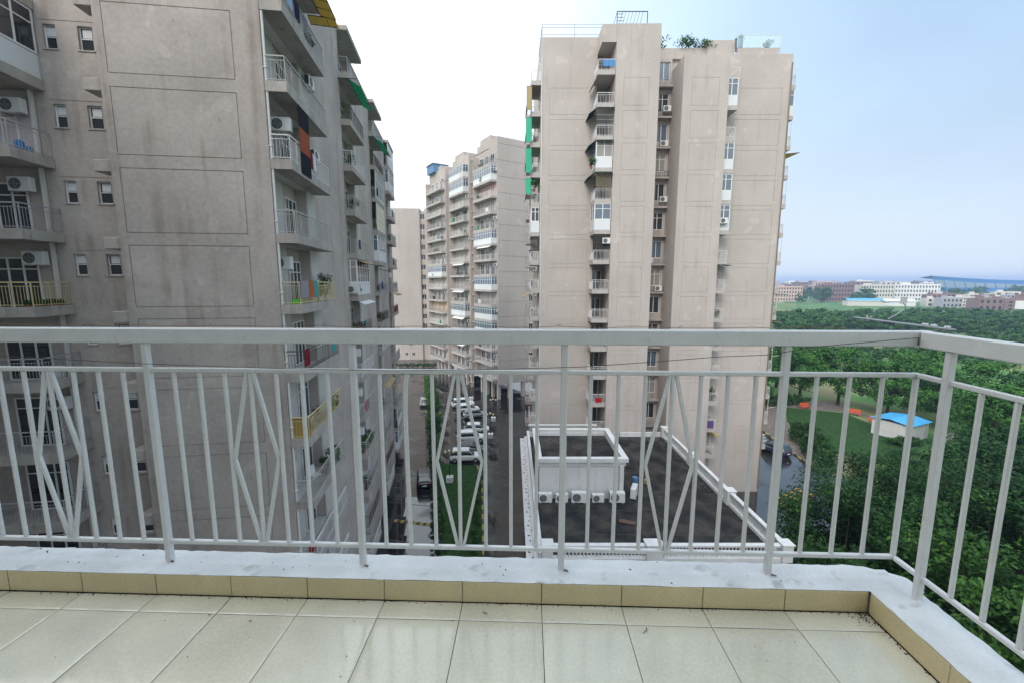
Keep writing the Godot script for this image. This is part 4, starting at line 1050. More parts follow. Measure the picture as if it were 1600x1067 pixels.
	m = mb()   # frame over the top corner balcony
	m.bar(V(5.2, right_y(6) + 0.9, 1.5), V(6.5, right_y(6) + 0.9, 1.5), 0.04, 0.04); m.bar(V(6.5, right_y(6) + 0.9, 1.5), V(6.5, right_y(6) - 0.1, 1.5), 0.04, 0.04); m.bar(V(5.2, right_y(6) - 0.1, 1.5), V(6.5, right_y(6) + 0.9, 1.5), 0.03, 0.03)
	part("pipe_frame", m, M.white_rail, t)
	# balconies on the park side
	for k in range(-7, 7):
		var y := right_y(k)
		var b := balcony(t, 12.47, 13.55, -4.4, -1.0, y, "fr", "white_rail" if k != 5 else "", "slab_clean", 0.42, 0.16, 0.018)
		if k == 5: glazing(b, V(12.5, y + 0.42, -1.05), V(13.5, y + 0.42, -1.05), 2.5, 0.9); glazing(b, V(13.5, y + 0.42, -1.1), V(13.5, y + 0.42, -4.3), 2.5, 0.9)
		if k == 3: awning(b, V(13.0, y + 2.6, -4.0), V(13.0, y + 2.6, -1.0), V(1.6, 0, 0), -0.15, "yellow_sheet")
		if k == -1: awning(b, V(12.6, y - 0.1, -3.6), V(12.6, y - 0.1, -0.9), V(2.0, 0, 0), 0.1, "green_dark")
		if k == -3: awning(b, V(12.6, y + 2.9, -3.6), V(12.6, y + 2.9, -0.9), V(1.6, 0, 0), 0.25, "yellow_sheet")
		if k % 2 == 0:
			m = mb(); m.bar(V(13.5, y + 0.4, -1.1), V(13.5, y + 2.9, -1.1), 0.04, 0.04); m.bar(V(13.5, y + 1.9, -1.05), V(14.3, y + 2.0, -1.05), 0.03, 0.03); part("clothes_bracket", m, M.white_rail, b)
	m = mb(); m.tube(V(12.40, 0.3, 0.06), V(12.40, EYE + 21.6, 0.06), 0.06, 0.06, 8); part("drain_pipe", m, M.pipe_rust, t)
	m = mb(); m.tube(V(-12.5, 0.3, 0.07), V(-12.5, EYE + 22.0, 0.07), 0.05, 0.05, 8); part("drain_pipe", m, M.pipe_white, t)
	m = mb(); m.tube(V(6.6, 0.3, 0.07), V(6.6, right_y(-6), 0.07), 0.05, 0.05, 8); part("drain_pipe", m, M.pipe_white, t)
	# roof guards
	var rg := thing("roof_railing", "thin pipe guard rail on the roof edge of the pale tower", "railing", V(15.5, ytop, -46.0))
	m = mb()
	for x in [-12.5, -9.3, -6.2]: m.tube(V(x, 0, -0.3), V(x, 1.35, -0.3), 0.03, 0.03, 6)
	for y in [0.4, 1.05, 1.33]: m.tube(V(-12.5, y, -0.3), V(-6.2, y, -0.3), 0.022, 0.022, 6)
	for y in [0.4, 1.05, 1.33]: m.tube(V(-12.5, y, -0.3), V(-12.5, y, -6.0), 0.022, 0.022, 6)
	part("pipes", m, M.grey_rail, rg)
	var lf := thing("roof_ladder_frame", "dark iron frame with slanting bars on the pale tower roof", "iron frame", V(15.5, ytop, -45.0))
	m = mb()
	m.bar(V(-5.4, 1.75, 0), V(-2.5, 1.75, 0), 0.06, 0.06); m.bar(V(-2.5, 0, 0), V(-2.5, 1.75, 0), 0.06, 0.06); m.bar(V(-5.4, 0, 0), V(-5.4, 1.75, 0), 0.06, 0.06); m.bar(V(-5.4, 1.75, 0), V(-5.9, 0, 0), 0.04, 0.04)
	part("frame", m, M.iron, lf)
	for i in 7:
		m = mb(); m.bar(V(-4.9 + 0.33 * i, 1.72, 0.03), V(-5.15 + 0.33 * i - 0.2, 0.0, 0.03), 0.03, 0.03); part("bar", m, M.iron, lf)
	for i in 5:
		m = mb(); m.bar(V(-5.38, 0.3 + 0.3 * i, 0.05), V(-4.8, 0.3 + 0.3 * i, 0.05), 0.035, 0.035); part("rung", m, M.iron, lf)
	var gp := thing("glass_parapet", "clear framed parapet round the roof garden of the pale tower", "railing", V(15.5, EYE + 23.05, -46.2))
	m = mb()
	m.bar(V(6.9, 1.15, 0), V(11.15, 1.15, 0), 0.04, 0.04); m.bar(V(11.15, 1.15, 0), V(11.15, 1.15, -4.0), 0.04, 0.04)
	for x in [6.9, 9.0, 11.15]: m.bar(V(x, 0, 0), V(x, 1.15, 0), 0.04, 0.04)
	part("frame", m, M.white_rail, gp)
	var gm := StandardMaterial3D.new(); gm.transparency = BaseMaterial3D.TRANSPARENCY_ALPHA; gm.albedo_color = Color(0.75, 0.88, 0.9, 0.16); gm.roughness = 0.05
	m = mb(); m.box(V(9.0, 0.58, 0), V(4.2, 1.1, 0.012)); part("pane", m, gm, gp)
	var tk := mb(); tk.lathe(Vector3.ZERO, [[0.0, 0.0], [0.32, 0.0], [0.36, 0.5], [0.36, 0.95], [0.30, 1.02], [0.0, 1.02]], 14)
	single("water_drum", tk, plain("drum_blue", 0.08, 0.16, 0.24, 0.5), "blue grey drum planter on the pale tower roof", "drum", V(15.5 + 7.35, EYE + 23.05, -46.8))
	for q in [[-0.9, 0.9], [1.9, 1.0], [4.1, 0.7], [7.4, 0.7], [10.5, 1.0]]:
		var xx: float = q[0]
		plant("bushy roof garden plant %s on the pale tower" % {-0.9: "beside the tallest wing", 1.9: "in the middle of the parapet", 4.1: "beside the stair head", 7.4: "in the blue grey drum", 10.5: "behind the clear parapet"}[xx], V(15.5 + xx, EYE + (23.35 if xx < 5.0 else (23.9 if xx < 8.0 else 23.05)), -47.2), 2.4 if xx < 5.0 else 0.9, q[1], 500 + int(xx * 10.0), xx > 9.0)
	var om := mb()
	# outdoor units
	for q in [[5, 0.25, 0.55], [2, 0.30, 0.55], [4, 0.1, 0.15], [0, -0.9, 0.2], [-1, 0.2, 0.2], [-3, -0.7, 0.2]]:
		ac_unit("white air conditioner unit at the %s-floor slot window of the pale tower" % ordinal(floor_of(q[0])), V(15.5 + q[1], right_y(q[0]) + q[2], -46.0 - 0.35), 0.0)
	ac_unit("white air conditioner unit on the pale tower's glazed corner balcony", V(15.5 + 5.7, right_y(1) + 1.05, -46.0 + 1.85), 0.0)
	ac_unit("white air conditioner unit inside the dark-netted balcony of the pale tower", V(15.5 - 6.1, right_y(0) + 2.0, -46.0 + 2.32), 0.0)
	plant("yellow-potted palm spilling from the pale tower's glazed balcony", V(15.5 - 7.7, right_y(3) + 0.35, -46.0 + 1.9), 0.9, 0.9, 540)
	plant("dark creeper on the pale tower's street-side balcony below green awning", V(15.5 - 13.2, right_y(2) + 1.5, -45.95), 0.8, 1.1, 541)
	plant("tall pot plant on a low corner balcony of the pale tower", V(15.5 + 6.0, right_y(-5) + 0.3, -46.0 + 1.2), 0.9, 1.5, 542)
	plant("pot plant on the corner balcony level with the handrail", V(15.5 + 6.0, right_y(-2) + 0.3, -46.0 + 1.2), 0.7, 0.8, 543)
	plant("pot plant with red flowers on the pale tower's street-side balcony", V(15.5 - 13.1, right_y(4) + 0.3, -46.0 - 0.5), 0.6, 0.8, 544, true, Color(0.1, 0.04, 0.02), Color(0.3, 0.08, 0.04))
	hanging_cloth("blue and white cloth on the highest balcony of the pale tower", V(15.5 - 6.3, right_y(6) + 1.3, -46.0 + 2.2), 0.0, 1.1, 0.6, [[0.10, 0.25, 0.5]])
	hanging_cloth("red cloth on a low balcony of the pale tower above the annex", V(15.5 - 6.4, right_y(-5) + 1.0, -46.0 + 2.2), 0.0, 0.7, 0.5, [[0.4, 0.02, 0.03]])
	hanging_cloth("purple cloth on a low corner balcony of the pale tower", V(15.5 + 5.8, right_y(-6) + 1.3, -46.0 + 1.66), 0.0, 0.7, 0.8, [[0.12, 0.08, 0.22]])

# ---------------------------------------------------------------- far down the street
func make_mid_tower() -> void:
	var t := thing("apartment_tower", "tan stepped tower with three stacks of balconies down the street", "apartment tower", V(-2.7, 0, -84.0), deg_to_rad(31.0))
	var top := EYE + 26.8
	var m := mb()
	var blocks := [[0.0, 8.5], [12.4, 21.0], [25.5, 36.0]]
	var bl: Array = []
	for b in blocks:
		m.span(V(0, 3.2, -b[1]), V(14.0, top, -b[0]))
		m.span(V(0.4, top, -b[1] + 0.6), V(4.0, top + 1.2, -b[0] - 3.5))
	m.span(V(3.5, 3.2, -36.0), V(13.9, top - 0.4, -0.2))
	part("wall", m, M.wall_far, t)
	for b in blocks:
		for i in 4:
			m = mb(); m.span(V(0.2, 0, -b[0] - 0.5 - i * 2.4), V(0.8, 3.2, -b[0] - 1.1 - i * 2.4)); part("pillar", m, M.wall_far, t)
	for i in 4:
		m = mb(); m.span(V(2.6 + i * 3.2, 0, -0.9), V(3.3 + i * 3.2, 3.2, -0.2)); part("pillar", m, M.wall_far, t)
	for k in range(-6, 9):
		m = mb(); m.box(V(7.0, EYE + 2.0 + 2.95 * k, 0.005), V(13.9, 0.03, 0.02)); part("joint", m, M.interior, t)
	m = mb()
	var g := RandomNumberGenerator.new(); g.seed = 21
	for bi in 3:
		var b: Array = blocks[bi]
		for k in range(-7, 9):
			var y := EYE + 1.0 + 2.95 * k
			if y + 2.6 > top: continue
			var q := balcony(t, -1.3, 0.0, -b[1] + 0.4, -b[0] - 0.35, y, "lf", ["grey_rail", "white_rail", "white_rail", "grey_rail"][g.randi() % 4], "slab_clean", 0.4, 0.22, 0.024)
			var r := g.randi() % 10
			var z0: float = -b[0] - 0.4; var z1: float = -b[1] + 0.5
			if r == 0 or (bi == 0 and k in [8, 6]) or (bi == 1 and k in [7, 6]):
				glazing(q, V(-1.25, y + 0.4, z1), V(-1.25, y + 0.4, z0), 2.5, 1.0); glazing(q, V(-1.25, y + 0.4, z0), V(-0.02, y + 0.4, z0), 2.5, 1.0)
			elif r == 1: awning(q, V(-1.3, y + 2.9, z1 + 2.0), V(-1.3, y + 2.9, z0), V(-0.7, 0, 0), 0.35, "green_dark" if k > 3 else "white_sheet")
			elif r == 2: m = mb(); m.span(V(-0.03, y + 0.4, z1 + 0.3), V(-0.005, y + 2.9, z0 - 0.3)); part("painted_wall", m, [M.pink_wall, M.peach_wall, M.lilac_wall][g.randi() % 3], q)
			for i in 3: window(q, V(-0.045, y + 1.5, lerpf(z0, z1, 0.2 + 0.3 * i)), -PI / 2, 1.5, 2.1, 2, [], "glass" if r % 2 else "curtain", "frame_white", "door")
			m = mb(); m.span(V(-1.3, y + 0.4, z1 + 0.05), V(-0.02, y + 2.95, z1 + 0.16)); part("side_fin", m, M.wall_far, q)
			if (k + bi) % 3 == 0: ac_unit("small air conditioner unit on the %s-floor balcony, %s stack of the stepped tower" % [ordinal(floor_of(k)), ["street-corner", "middle", "farthest"][bi]], t.transform * V(-0.5, y + 1.9, z0 + 0.2), deg_to_rad(31.0), "outdoor air conditioner units")
	# windows at the far end of the blank wall
	for k in range(-6, 9):
		var y := EYE + 1.0 + 2.95 * k
		window(t, V(7.6, y + 1.6, 0.03), 0.0, 1.0, 1.2, 2, [])
		m = mb(); m.span(V(7.0, y + 2.3, 0.0), V(8.3, y + 2.4, 0.5)); part("sun_shade", m, M.slab_clean, t)
	m = mb(); m.span(V(0.5, top - 1.5, -25.0), V(3.4, top - 1.3, -21.0)); m.span(V(0.5, top - 1.5, -12.3), V(3.4, top - 1.3, -8.6))
	for k in range(-6, 8): m.span(V(0.3, EYE + 2.95 * k, -12.3), V(3.4, EYE + 2.95 * k + 0.3, -11.6))
	part("bridge_slab", m, M.slab_clean, t)
	var cl := [["white sheet", 0.6, 0.6, 0.6], ["blue cloth", 0.05, 0.12, 0.3], ["red cloth", 0.3, 0.03, 0.03], ["green cloth", 0.04, 0.2, 0.08], ["dark cloth", 0.04, 0.04, 0.05]]
	for bi in 3:
		for k in range(-5, 8):
			var y := EYE + 1.0 + 2.95 * k
			var b: Array = blocks[bi]
			var where := "on the %s-floor balcony, %s stack of the stepped tower" % [ordinal(floor_of(k)), ["street-corner", "middle", "farthest"][bi]]
			var r := g.randi() % 5
			var z: float = -b[0] - g.randf_range(1.2, 6.5)
			if r < 2:
				var c: Array = cl[g.randi() % 5]
				hanging_cloth("%s %s" % [c[0], where], t.transform * V(-1.30, y + 1.3, z), deg_to_rad(31.0) - PI / 2, g.randf_range(0.7, 1.8), 0.8, [[c[1], c[2], c[3]]])
			elif r == 2: plant("leafy plants " + where, t.transform * V(-0.9, y + 0.2, z), 1.4, 1.1, 800 + bi * 40 + k)
	var s := thing("roof_shelter", "blue sheet shelter on the roof of the stepped tower", "shelter", t.transform * V(0.6, top + 0.0, -34.0), deg_to_rad(31.0))
	m = mb(); m.span(V(-1.4, 0, -1.5), V(2.5, 2.0, 3.0)); part("wall", m, plain("shelter_blue", 0.10, 0.22, 0.40, 0.6), s)
	m = mb(); m.span(V(-1.7, 2.0, -1.8), V(2.8, 2.12, 3.3)); part("roof", m, M.white_sheet, s)
	# cream slab block closing the street
	var f := thing("apartment_tower", "plain cream tower with one dark window slot at the street end", "apartment tower", V(-28.0, 0, -130.0), deg_to_rad(3.0))
	var hs := []
	for k in range(-6, 7): hs.append([0.75, 2.05, EYE + 0.6 + 2.95 * k, EYE + 2.1 + 2.95 * k])
	pierced(f, V(0, 0, -0.6), 0.0, 0.7, 2.1, 0.0, EYE + 20.6, hs, "wall_far", 0.3, "slot_wall")
	m = mb(); m.span(V(-9.5, 0, -12), V(0.7, EYE + 21.3, 0)); m.span(V(2.1, 0, -12), V(9.0, EYE + 21.3, 0)); m.span(V(0.7, 0, -12), V(2.1, EYE + 20.59, -2.0)); part("wall", m, M.wall_far, f)
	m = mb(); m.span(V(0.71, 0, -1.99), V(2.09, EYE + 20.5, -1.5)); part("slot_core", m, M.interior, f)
	for h in hs: window(f, V(1.4, (h[2] + h[3]) * 0.5, -0.85), 0.0, 1.28, 1.46, 2, [])
	for q in [[-3.0, 6.0], [-2.2, 3.0], [-4.3, 3.0], [4.2, 3.0], [3.1, 6.0]]: window(f, V(q[0], q[1] - 1.2, 0.03), 0.0, 1.0, 1.1, 2, [])

# ---------------------------------------------------------------- white annex below
func make_annex() -> void:
	var o := V(8.7, 0, -33.2)
	var t := thing("annex", "low white annex with a dark wet flat roof and balustrades", "building", o)
	var dk := EYE - 16.1
	var m := mb()
	var x0 := 1.3 - o.x; var x1 := 16.05 - o.x; var z0 := -43.55 - o.z; var z1 := -22.95 - o.z
	m.span(V(x0, 0, z0), V(x1, dk - 0.03, z1))
	part("wall", m, M.annex_white, t)
	m = mb(); m.span(V(x0 + 0.26, dk - 0.02, z0 + 0.2), V(x1 - 0.26, dk, z1 - 0.26)); part("roof_deck", m, M.deck, t)
	m = mb()   # kerb under the balustrade and solid street-side parapet
	m.span(V(x1 - 0.30, dk - 0.03, z0), V(x1 + 0.06, dk + 0.22, z1 + 0.06)); m.span(V(x0 + 0.5, dk - 0.03, z1 - 0.30), V(x1 - 0.30, dk + 0.22, z1 + 0.06))
	m.span(V(x0 + 0.25, dk - 0.03, z0), V(x0 + 0.5, dk + 0.60, z1 + 0.06)); m.span(V(x0 - 0.45, dk - 0.4, z0), V(x0 + 0.25, dk - 0.25, z1 + 0.06)); m.span(V(x0 + 0.5, dk - 0.03, z0), V(x0 + 7.6, dk + 0.5, z0 + 0.3))
	m.span(V(11.4 - o.x, dk - 0.03, z0), V(x1 - 0.3, dk + 0.45, z0 + 0.25))
	part("kerb", m, M.annex_white, t)
	var b := mb()
	b.lathe(Vector3.ZERO, [[0.055, 0.0], [0.06, 0.06], [0.035, 0.09], [0.062, 0.25], [0.06, 0.34], [0.034, 0.55], [0.05, 0.62], [0.055, 0.66]], 8)
	var bm := b.mesh()
	var runs := [[V(x1 - 0.12, dk + 0.22, z0 + 0.9), V(x1 - 0.12, dk + 0.22, z1 - 0.9)], [V(x0 + 1.4, dk + 0.22, z1 - 0.12), V(7.6 - o.x, dk + 0.22, z1 - 0.12)], [V(8.9 - o.x, dk + 0.22, z1 - 0.12), V(x1 - 0.9, dk + 0.22, z1 - 0.12)], [V(x0 + 0.6, dk + 0.5, z0 + 0.15), V(x0 + 6.4, dk + 0.5, z0 + 0.15)]]
	for r in runs:
		var a: Vector3 = r[0]; var e: Vector3 = r[1]
		var k := int((e - a).length() / 0.205)
		for i in k + 1: part("baluster", bm, M.annex_white, t).position = a.lerp(e, float(i) / k)
	m = mb()
	m.cbox(V(x1 - 0.12, dk + 0.95, (z0 + z1) * 0.5), V(0.30, 0.14, z1 - z0 + 0.1), 0.02); part("handrail", m, M.annex_white, t)
	m = mb(); m.cbox(V((x0 + x1) * 0.5 + 0.1, dk + 0.951, z1 - 0.12), V(x1 - x0 - 0.7, 0.14, 0.30), 0.02); part("handrail", m, M.annex_white, t)
	m = mb(); m.cbox(V(x0 + 4.0, dk + 1.23, z0 + 0.15), V(7.2, 0.14, 0.30), 0.02); part("handrail", m, M.annex_white, t)
	for p in [V(x1 - 0.12, 0, z1 - 0.12), V(x1 - 0.12, 0, z0 + 0.45), V(8.25 - o.x, 0, z1 - 0.12), V(x0 + 0.75, 0, z1 - 0.12), V(x1 - 0.12, 0, -29.5 - o.z), V(x1 - 0.12, 0, -36.2 - o.z)]:
		m = mb(); m.cbox(V(p.x, dk + 0.55, p.z), V(0.95 if absf(p.x - 8.25 + o.x) < 0.1 else 0.62, 1.06, 0.62), 0.03); m.cbox(V(p.x, dk + 1.11, p.z), V(1.05 if absf(p.x - 8.25 + o.x) < 0.1 else 0.72, 0.10, 0.72), 0.02); part("pedestal", m, M.annex_white, t)
	m = mb()
	for i in 34: m.box(V(x0 - 0.12 + 0.12 * sin(i * 2.3), dk - 0.245, z0 + 0.8 + i * 0.58), V(0.10, 0.012, 0.14 + 0.05 * sin(i * 5.0)), Basis(Vector3.UP, i * 1.7))
	part("ledge_stains", m, M.interior, t)
	for q in [[V(1.9 - o.x, dk + 0.004, -28.4 - o.z), V(15.7 - o.x, dk + 0.004, -28.9 - o.z)], [V(9.6 - o.x, dk + 0.004, -43.2 - o.z), V(10.3 - o.x, dk + 0.004, -23.3 - o.z)], [V(2.0 - o.x, dk + 0.004, -25.7 - o.z), V(15.7 - o.x, dk + 0.004, -25.5 - o.z)]]:
		m = mb(); m.bar(q[0], q[1], 0.05, 0.012); part("membrane_seam", m, M.interior, t)
	m = mb(); m.path([V(9.3 - o.x, dk + 0.03, -30.2 - o.z), V(12.8 - o.x, dk + 0.03, -31.5 - o.z), V(15.5 - o.x, dk + 0.03, -35.0 - o.z)], 0.018, 6); part("roof_cable", m, M.interior, t)
	# penthouse with a sunk wet roof
	var p := thing("penthouse", "white roof room with thick rim and dark wet sunken roof", "building", V(5.25, dk, -33.4))
	m = mb(); m.span(V(-3.2, 0, -3.1), V(3.0, 2.62, 3.1)); part("wall", m, M.annex_white, p)
	m = mb()
	for q in [[V(-3.45, 2.95, 2.95), V(3.35, 3.24, 3.38)], [V(-3.45, 2.95, -3.38), V(3.35, 3.24, -2.95)], [V(-3.45, 2.95, -2.95), V(-3.02, 3.24, 2.95)], [V(2.92, 2.95, -2.95), V(3.35, 3.24, 2.95)]]: m.span(q[0], q[1])
	for q in [[V(-3.3, 2.62, 2.9), V(3.2, 2.95, 3.2)], [V(-3.3, 2.62, -3.2), V(3.2, 2.95, -2.9)], [V(-3.3, 2.62, -2.9), V(-3.02, 2.95, 2.9)], [V(2.92, 2.62, -2.9), V(3.2, 2.95, 2.9)]]: m.span(q[0], q[1])
	part("rim", m, M.annex_white, p)
	m = mb(); m.span(V(-3.02, 2.55, -2.92), V(2.92, 2.70, 2.92)); part("roof_deck", m, M.deck, p)
	for q in [-2.55, -0.3, 1.9]:
		m = mb(); m.span(V(q, 0.35, 3.1), V(q + 0.04, 2.2, 3.115)); part("wall_moulding", m, M.annex_white, p)
	m = mb(); m.span(V(-3.22, 0.5, 0.6), V(-3.19, 2.0, 2.4)); part("louvre", m, M.ac_dark, p)
	m = mb(); m.span(V(2.75, 0, 3.1), V(3.05, 2.62, 3.3)); part("corner_pilaster", m, M.annex_white, p)
	var xs := [2.45, 3.66, 4.93, 6.34, 7.75]
	var sz := [1.25, 1.15, 1.4, 1.1, 1.4]
	var wh := ["beside the street parapet", "second from the street parapet", "in the middle", "second from the pilaster corner", "at the pilaster corner"]
	for i in 5: ac_unit("white air conditioner unit on the annex roof, %s of the row" % wh[i], V(xs[i], dk + 0.05, -29.75), [0.0, 0.03, -0.04, 0.02, -0.06][i], "air conditioner units on the annex roof", sz[i])
	ac_unit("lone air conditioner unit turned sideways on the annex roof", V(9.25, dk + 0.05, -30.6), -2.0, "air conditioner units on the annex roof", 1.4)
	m = mb(); m.lathe(Vector3.ZERO, [[0.0, 0.0], [0.2, 0.0], [0.22, 0.6], [0.2, 0.62], [0.0, 0.62]], 12)
	single("paint_drum", m, plain("drum_pale", 0.08, 0.20, 0.42, 0.5), "blue drum with pale lid on the annex roof", "drum", V(9.9, dk, -32.6))
	m = mb(); m.cbox(V(0, 0.06, 0), V(1.1, 0.10, 0.42), 0.03)
	single("plank", m, M.wood, "brown board lying on the wet annex roof", "board", V(7.8, dk, -27.0), -0.35)
	m = mb(); m.cbox(V(0, 0.2, 0), V(0.4, 0.4, 0.35), 0.04)
	single("carton", m, M.tan_sheet, "brown carton beside the blue drum on the annex roof", "box", V(10.9, dk, -32.7), 0.4)

# ---------------------------------------------------------------- cars
func loft(m: MB, rings: Array) -> void:   # rings of points, closed; smooth normals
	var k: int = rings[0].size()
	var nr := func(i: int, j: int) -> Vector3:
		var a: Vector3 = rings[mini(i + 1, rings.size() - 1)][j] - rings[maxi(i - 1, 0)][j]
		var b: Vector3 = rings[i][(j + 1) % k] - rings[i][(j + k - 1) % k]
		return b.cross(a).normalized()
	for i in rings.size() - 1:
		for j in k:
			var j2 := (j + 1) % k
			m.quadn(rings[i][j], rings[i][j2], rings[i + 1][j2], rings[i + 1][j], nr.call(i, j), nr.call(i, j2), nr.call(i + 1, j2), nr.call(i + 1, j))
	for e in [0, rings.size() - 1]:
		var c := Vector3.ZERO
		for p in rings[e]: c += p
		c /= k
		var d := Vector3(-1 if e == 0 else 1, 0, 0)
		for j in k:
			if e == 0: m.tri(c, rings[e][(j + 1) % k], rings[e][j], d, d, d)
			else: m.tri(c, rings[e][j], rings[e][(j + 1) % k], d, d, d)
func ring(x: float, y0: float, y1: float, w: float, wt: float) -> Array:
	var h := y1 - y0
	return [V(x, y0, -w * 0.92), V(x, y0 + h * 0.25, -w), V(x, y0 + h * 0.7, -w), V(x, y1 - h * 0.06, -wt), V(x, y1, -wt * 0.85), V(x, y1, wt * 0.85), V(x, y1 - h * 0.06, wt), V(x, y0 + h * 0.7, w), V(x, y0 + h * 0.25, w), V(x, y0, w * 0.92)]
var car_cache := {}
func car(label: String, at: Vector3, yaw: float, paint: String, suv := true) -> void:
	var key := "suv" if suv else "hatch"
	if not car_cache.has(key):
		var l := 2.15 if suv else 1.95
		var hh := 1.0 if suv else 0.92
		var m := mb()
		loft(m, [ring(-l, 0.42, hh - 0.12, 0.72, 0.66), ring(-l + 0.12, 0.32, hh - 0.02, 0.84, 0.80), ring(-l + 0.5, 0.28, hh + 0.02, 0.89, 0.85), ring(0.4, 0.28, hh + 0.02, 0.90, 0.85), ring(l - 1.1, 0.28, hh - 0.02, 0.90, 0.84), ring(l - 0.3, 0.30, hh - 0.13, 0.85, 0.78), ring(l, 0.40, hh - 0.28, 0.70, 0.62)])
		var body := m.mesh()
		m = mb()
		var rt := 1.66 if suv else 1.48
		loft(m, [ring(-l + 0.10, hh - 0.05, hh + 0.02, 0.78, 0.74), ring(-l + 0.42, hh - 0.05, rt - 0.09, 0.79, 0.62), ring(-l + 0.75, hh - 0.05, rt - 0.03, 0.80, 0.63), ring(0.25, hh - 0.05, rt - 0.02, 0.80, 0.63), ring(0.55, hh - 0.05, rt - 0.09, 0.80, 0.63), ring(1.15, hh - 0.05, hh + 0.03, 0.78, 0.74)])
		var cabin := m.mesh()
		m = mb(); loft(m, [ring(-l + 0.46, rt - 0.07, rt - 0.04, 0.64, 0.60), ring(-l + 0.8, rt - 0.06, rt, 0.66, 0.62), ring(0.2, rt - 0.06, rt + 0.005, 0.66, 0.62), ring(0.50, rt - 0.08, rt - 0.05, 0.64, 0.60)])
		for z in [-1.0, 1.0]:
			for q in [[-l + 0.75, -l + 0.70], [-0.62, -0.58], [0.50, 1.02]]: m.bar(V(q[0], rt - 0.06, z * 0.645), V(q[1], hh, z * 0.80), 0.07, 0.05, Vector3(1, 0, 0))
		var roof := m.mesh()
		m = mb(); m.tube(V(0, 0, -0.11), V(0, 0, 0.11), 0.34, 0.34, 16)
		var tyre := m.mesh()
		m = mb(); m.tube(V(0, 0, -0.118), V(0, 0, 0.118), 0.20, 0.20, 10)
		var rim := m.mesh()
		m = mb(); m.cbox(V(0, 0, 0), V(0.10, 0.14, 0.34), 0.02)
		var lamp := m.mesh()
		m = mb(); m.box(V(0, 0, 0), V(0.02, 0.12, 0.5))
		car_cache[key] = {"body": body, "cabin": cabin, "roof": roof, "tyre": tyre, "rim": rim, "lamp": lamp, "plate": m.mesh(), "l": l, "hh": hh}
	var c: Dictionary = car_cache[key]
	var t := thing("parked_car", label, "car", at, yaw, "cars parked between the towers")
	part("body", c.body, M[paint], t)
	part("windows", c.cabin, M.glass, t); part("roof", c.roof, M[paint], t)
	var l: float = c.l
	for q in [[-l + 0.75, -0.80], [-l + 0.75, 0.80], [l - 0.82, -0.80], [l - 0.82, 0.80]]:
		var w := part("wheel", c.tyre, M.black, t)
		w.position = V(q[0], 0.34, q[1]); part("rim", c.rim, M.steel, w)
	for z in [-0.56, 0.56]:
		part("headlight", c.lamp, M.frame_white, t).position = V(l - 0.10, c.hh - 0.27, z)
		part("tail_light", c.lamp, plain("tail_red", 0.25, 0.01, 0.01, 0.3), t).position = V(-l + 0.04, c.hh - 0.16, z * 1.05)
	part("number_plate", c.plate, M.frame_white, t).position = V(-l - 0.005, 0.62, 0)
func lamp_post(label: String, at: Vector3) -> void:
	var t := thing("street_lamp", label, "street lamp", at, 0.0, "lamps beside the wet lanes")
	var m := mb(); m.cbox(V(0, 0.35, 0), V(0.8, 0.7, 0.8), 0.04); part("base", m, M.annex_white, t)
	m = mb(); m.tube(V(0, 0.7, 0), V(0, 3.7, 0), 0.06, 0.04, 8); m.bar(V(-0.45, 3.5, 0), V(0.45, 3.5, 0), 0.05, 0.05); part("pole", m, M.iron, t)
	for x in [-0.45, 0.0, 0.45]:
		m = mb()
		m.lathe(V(x, 3.55 if x else 3.7, 0), [[0.0, 0.0], [0.12, 0.06], [0.16, 0.17], [0.12, 0.28], [0.0, 0.34]], 10)
		part("globe", m, plain("globe", 0.70, 0.62, 0.36, 0.3), t)

# ---------------------------------------------------------------- trees
var tree_kinds := {}
func tree_kind(key: String, seed_: int, r: float, h0: float, h1: float, clumps: int, per: int, leaf: float, dark: Color, bright: Color) -> void:
	var g := RandomNumberGenerator.new(); g.seed = seed_
	var tr := mb()
	var c := mb(); c.use_col = true
	var core := V(0, lerpf(h0, h1, 0.35), 0)
	var top := V(g.randf_range(-0.3, 0.3), lerpf(h0, h1, 0.5), g.randf_range(-0.3, 0.3))
	tr.tube(Vector3.ZERO, V(0, h0 * 0.8, 0), 0.05 * r + 0.06, 0.04 * r + 0.04, 8); tr.tube(V(0, h0 * 0.8, 0), top, 0.04 * r + 0.04, 0.03, 7)
	for i in clumps:
		var az := TAU * (i * 0.618 + g.randf() * 0.15)
		var el := g.randf()
		var rr := r * sqrt(1.0 - pow(absf(el * 2.0 - 0.85), 2.0) * 0.55) * g.randf_range(0.45, 0.92)
		var p := V(cos(az) * rr, lerpf(h0, h1 - 0.12 * r, el), sin(az) * rr)
		if i % 3 == 0: tr.tube(V(0, lerpf(h0 * 0.75, h1 * 0.5, g.randf()), 0), p, 0.018 * r + 0.02, 0.012, 5)
		var s := r * g.randf_range(0.20, 0.36)
		leaves_into(c, g, p, V(s, s * 0.7, s), per, leaf, dark, bright.lerp(dark, g.randf() * 0.5), core.lerp(p, 0.45))
	tree_kinds[key] = [tr.mesh(), c.mesh()]
func tree(key: String, label: String, at: Vector3, yaw: float, s: float, group: String, called := "tree") -> void:
	var t := thing(called, label, "tree", at, yaw, group)
	t.scale = V(s, s * (0.92 + 0.16 * fposmod(yaw * 3.7, 1.0)), s)
	part("trunk", tree_kinds[key][0], M.bark, t); part("crown", tree_kinds[key][1], M.leaf, t)
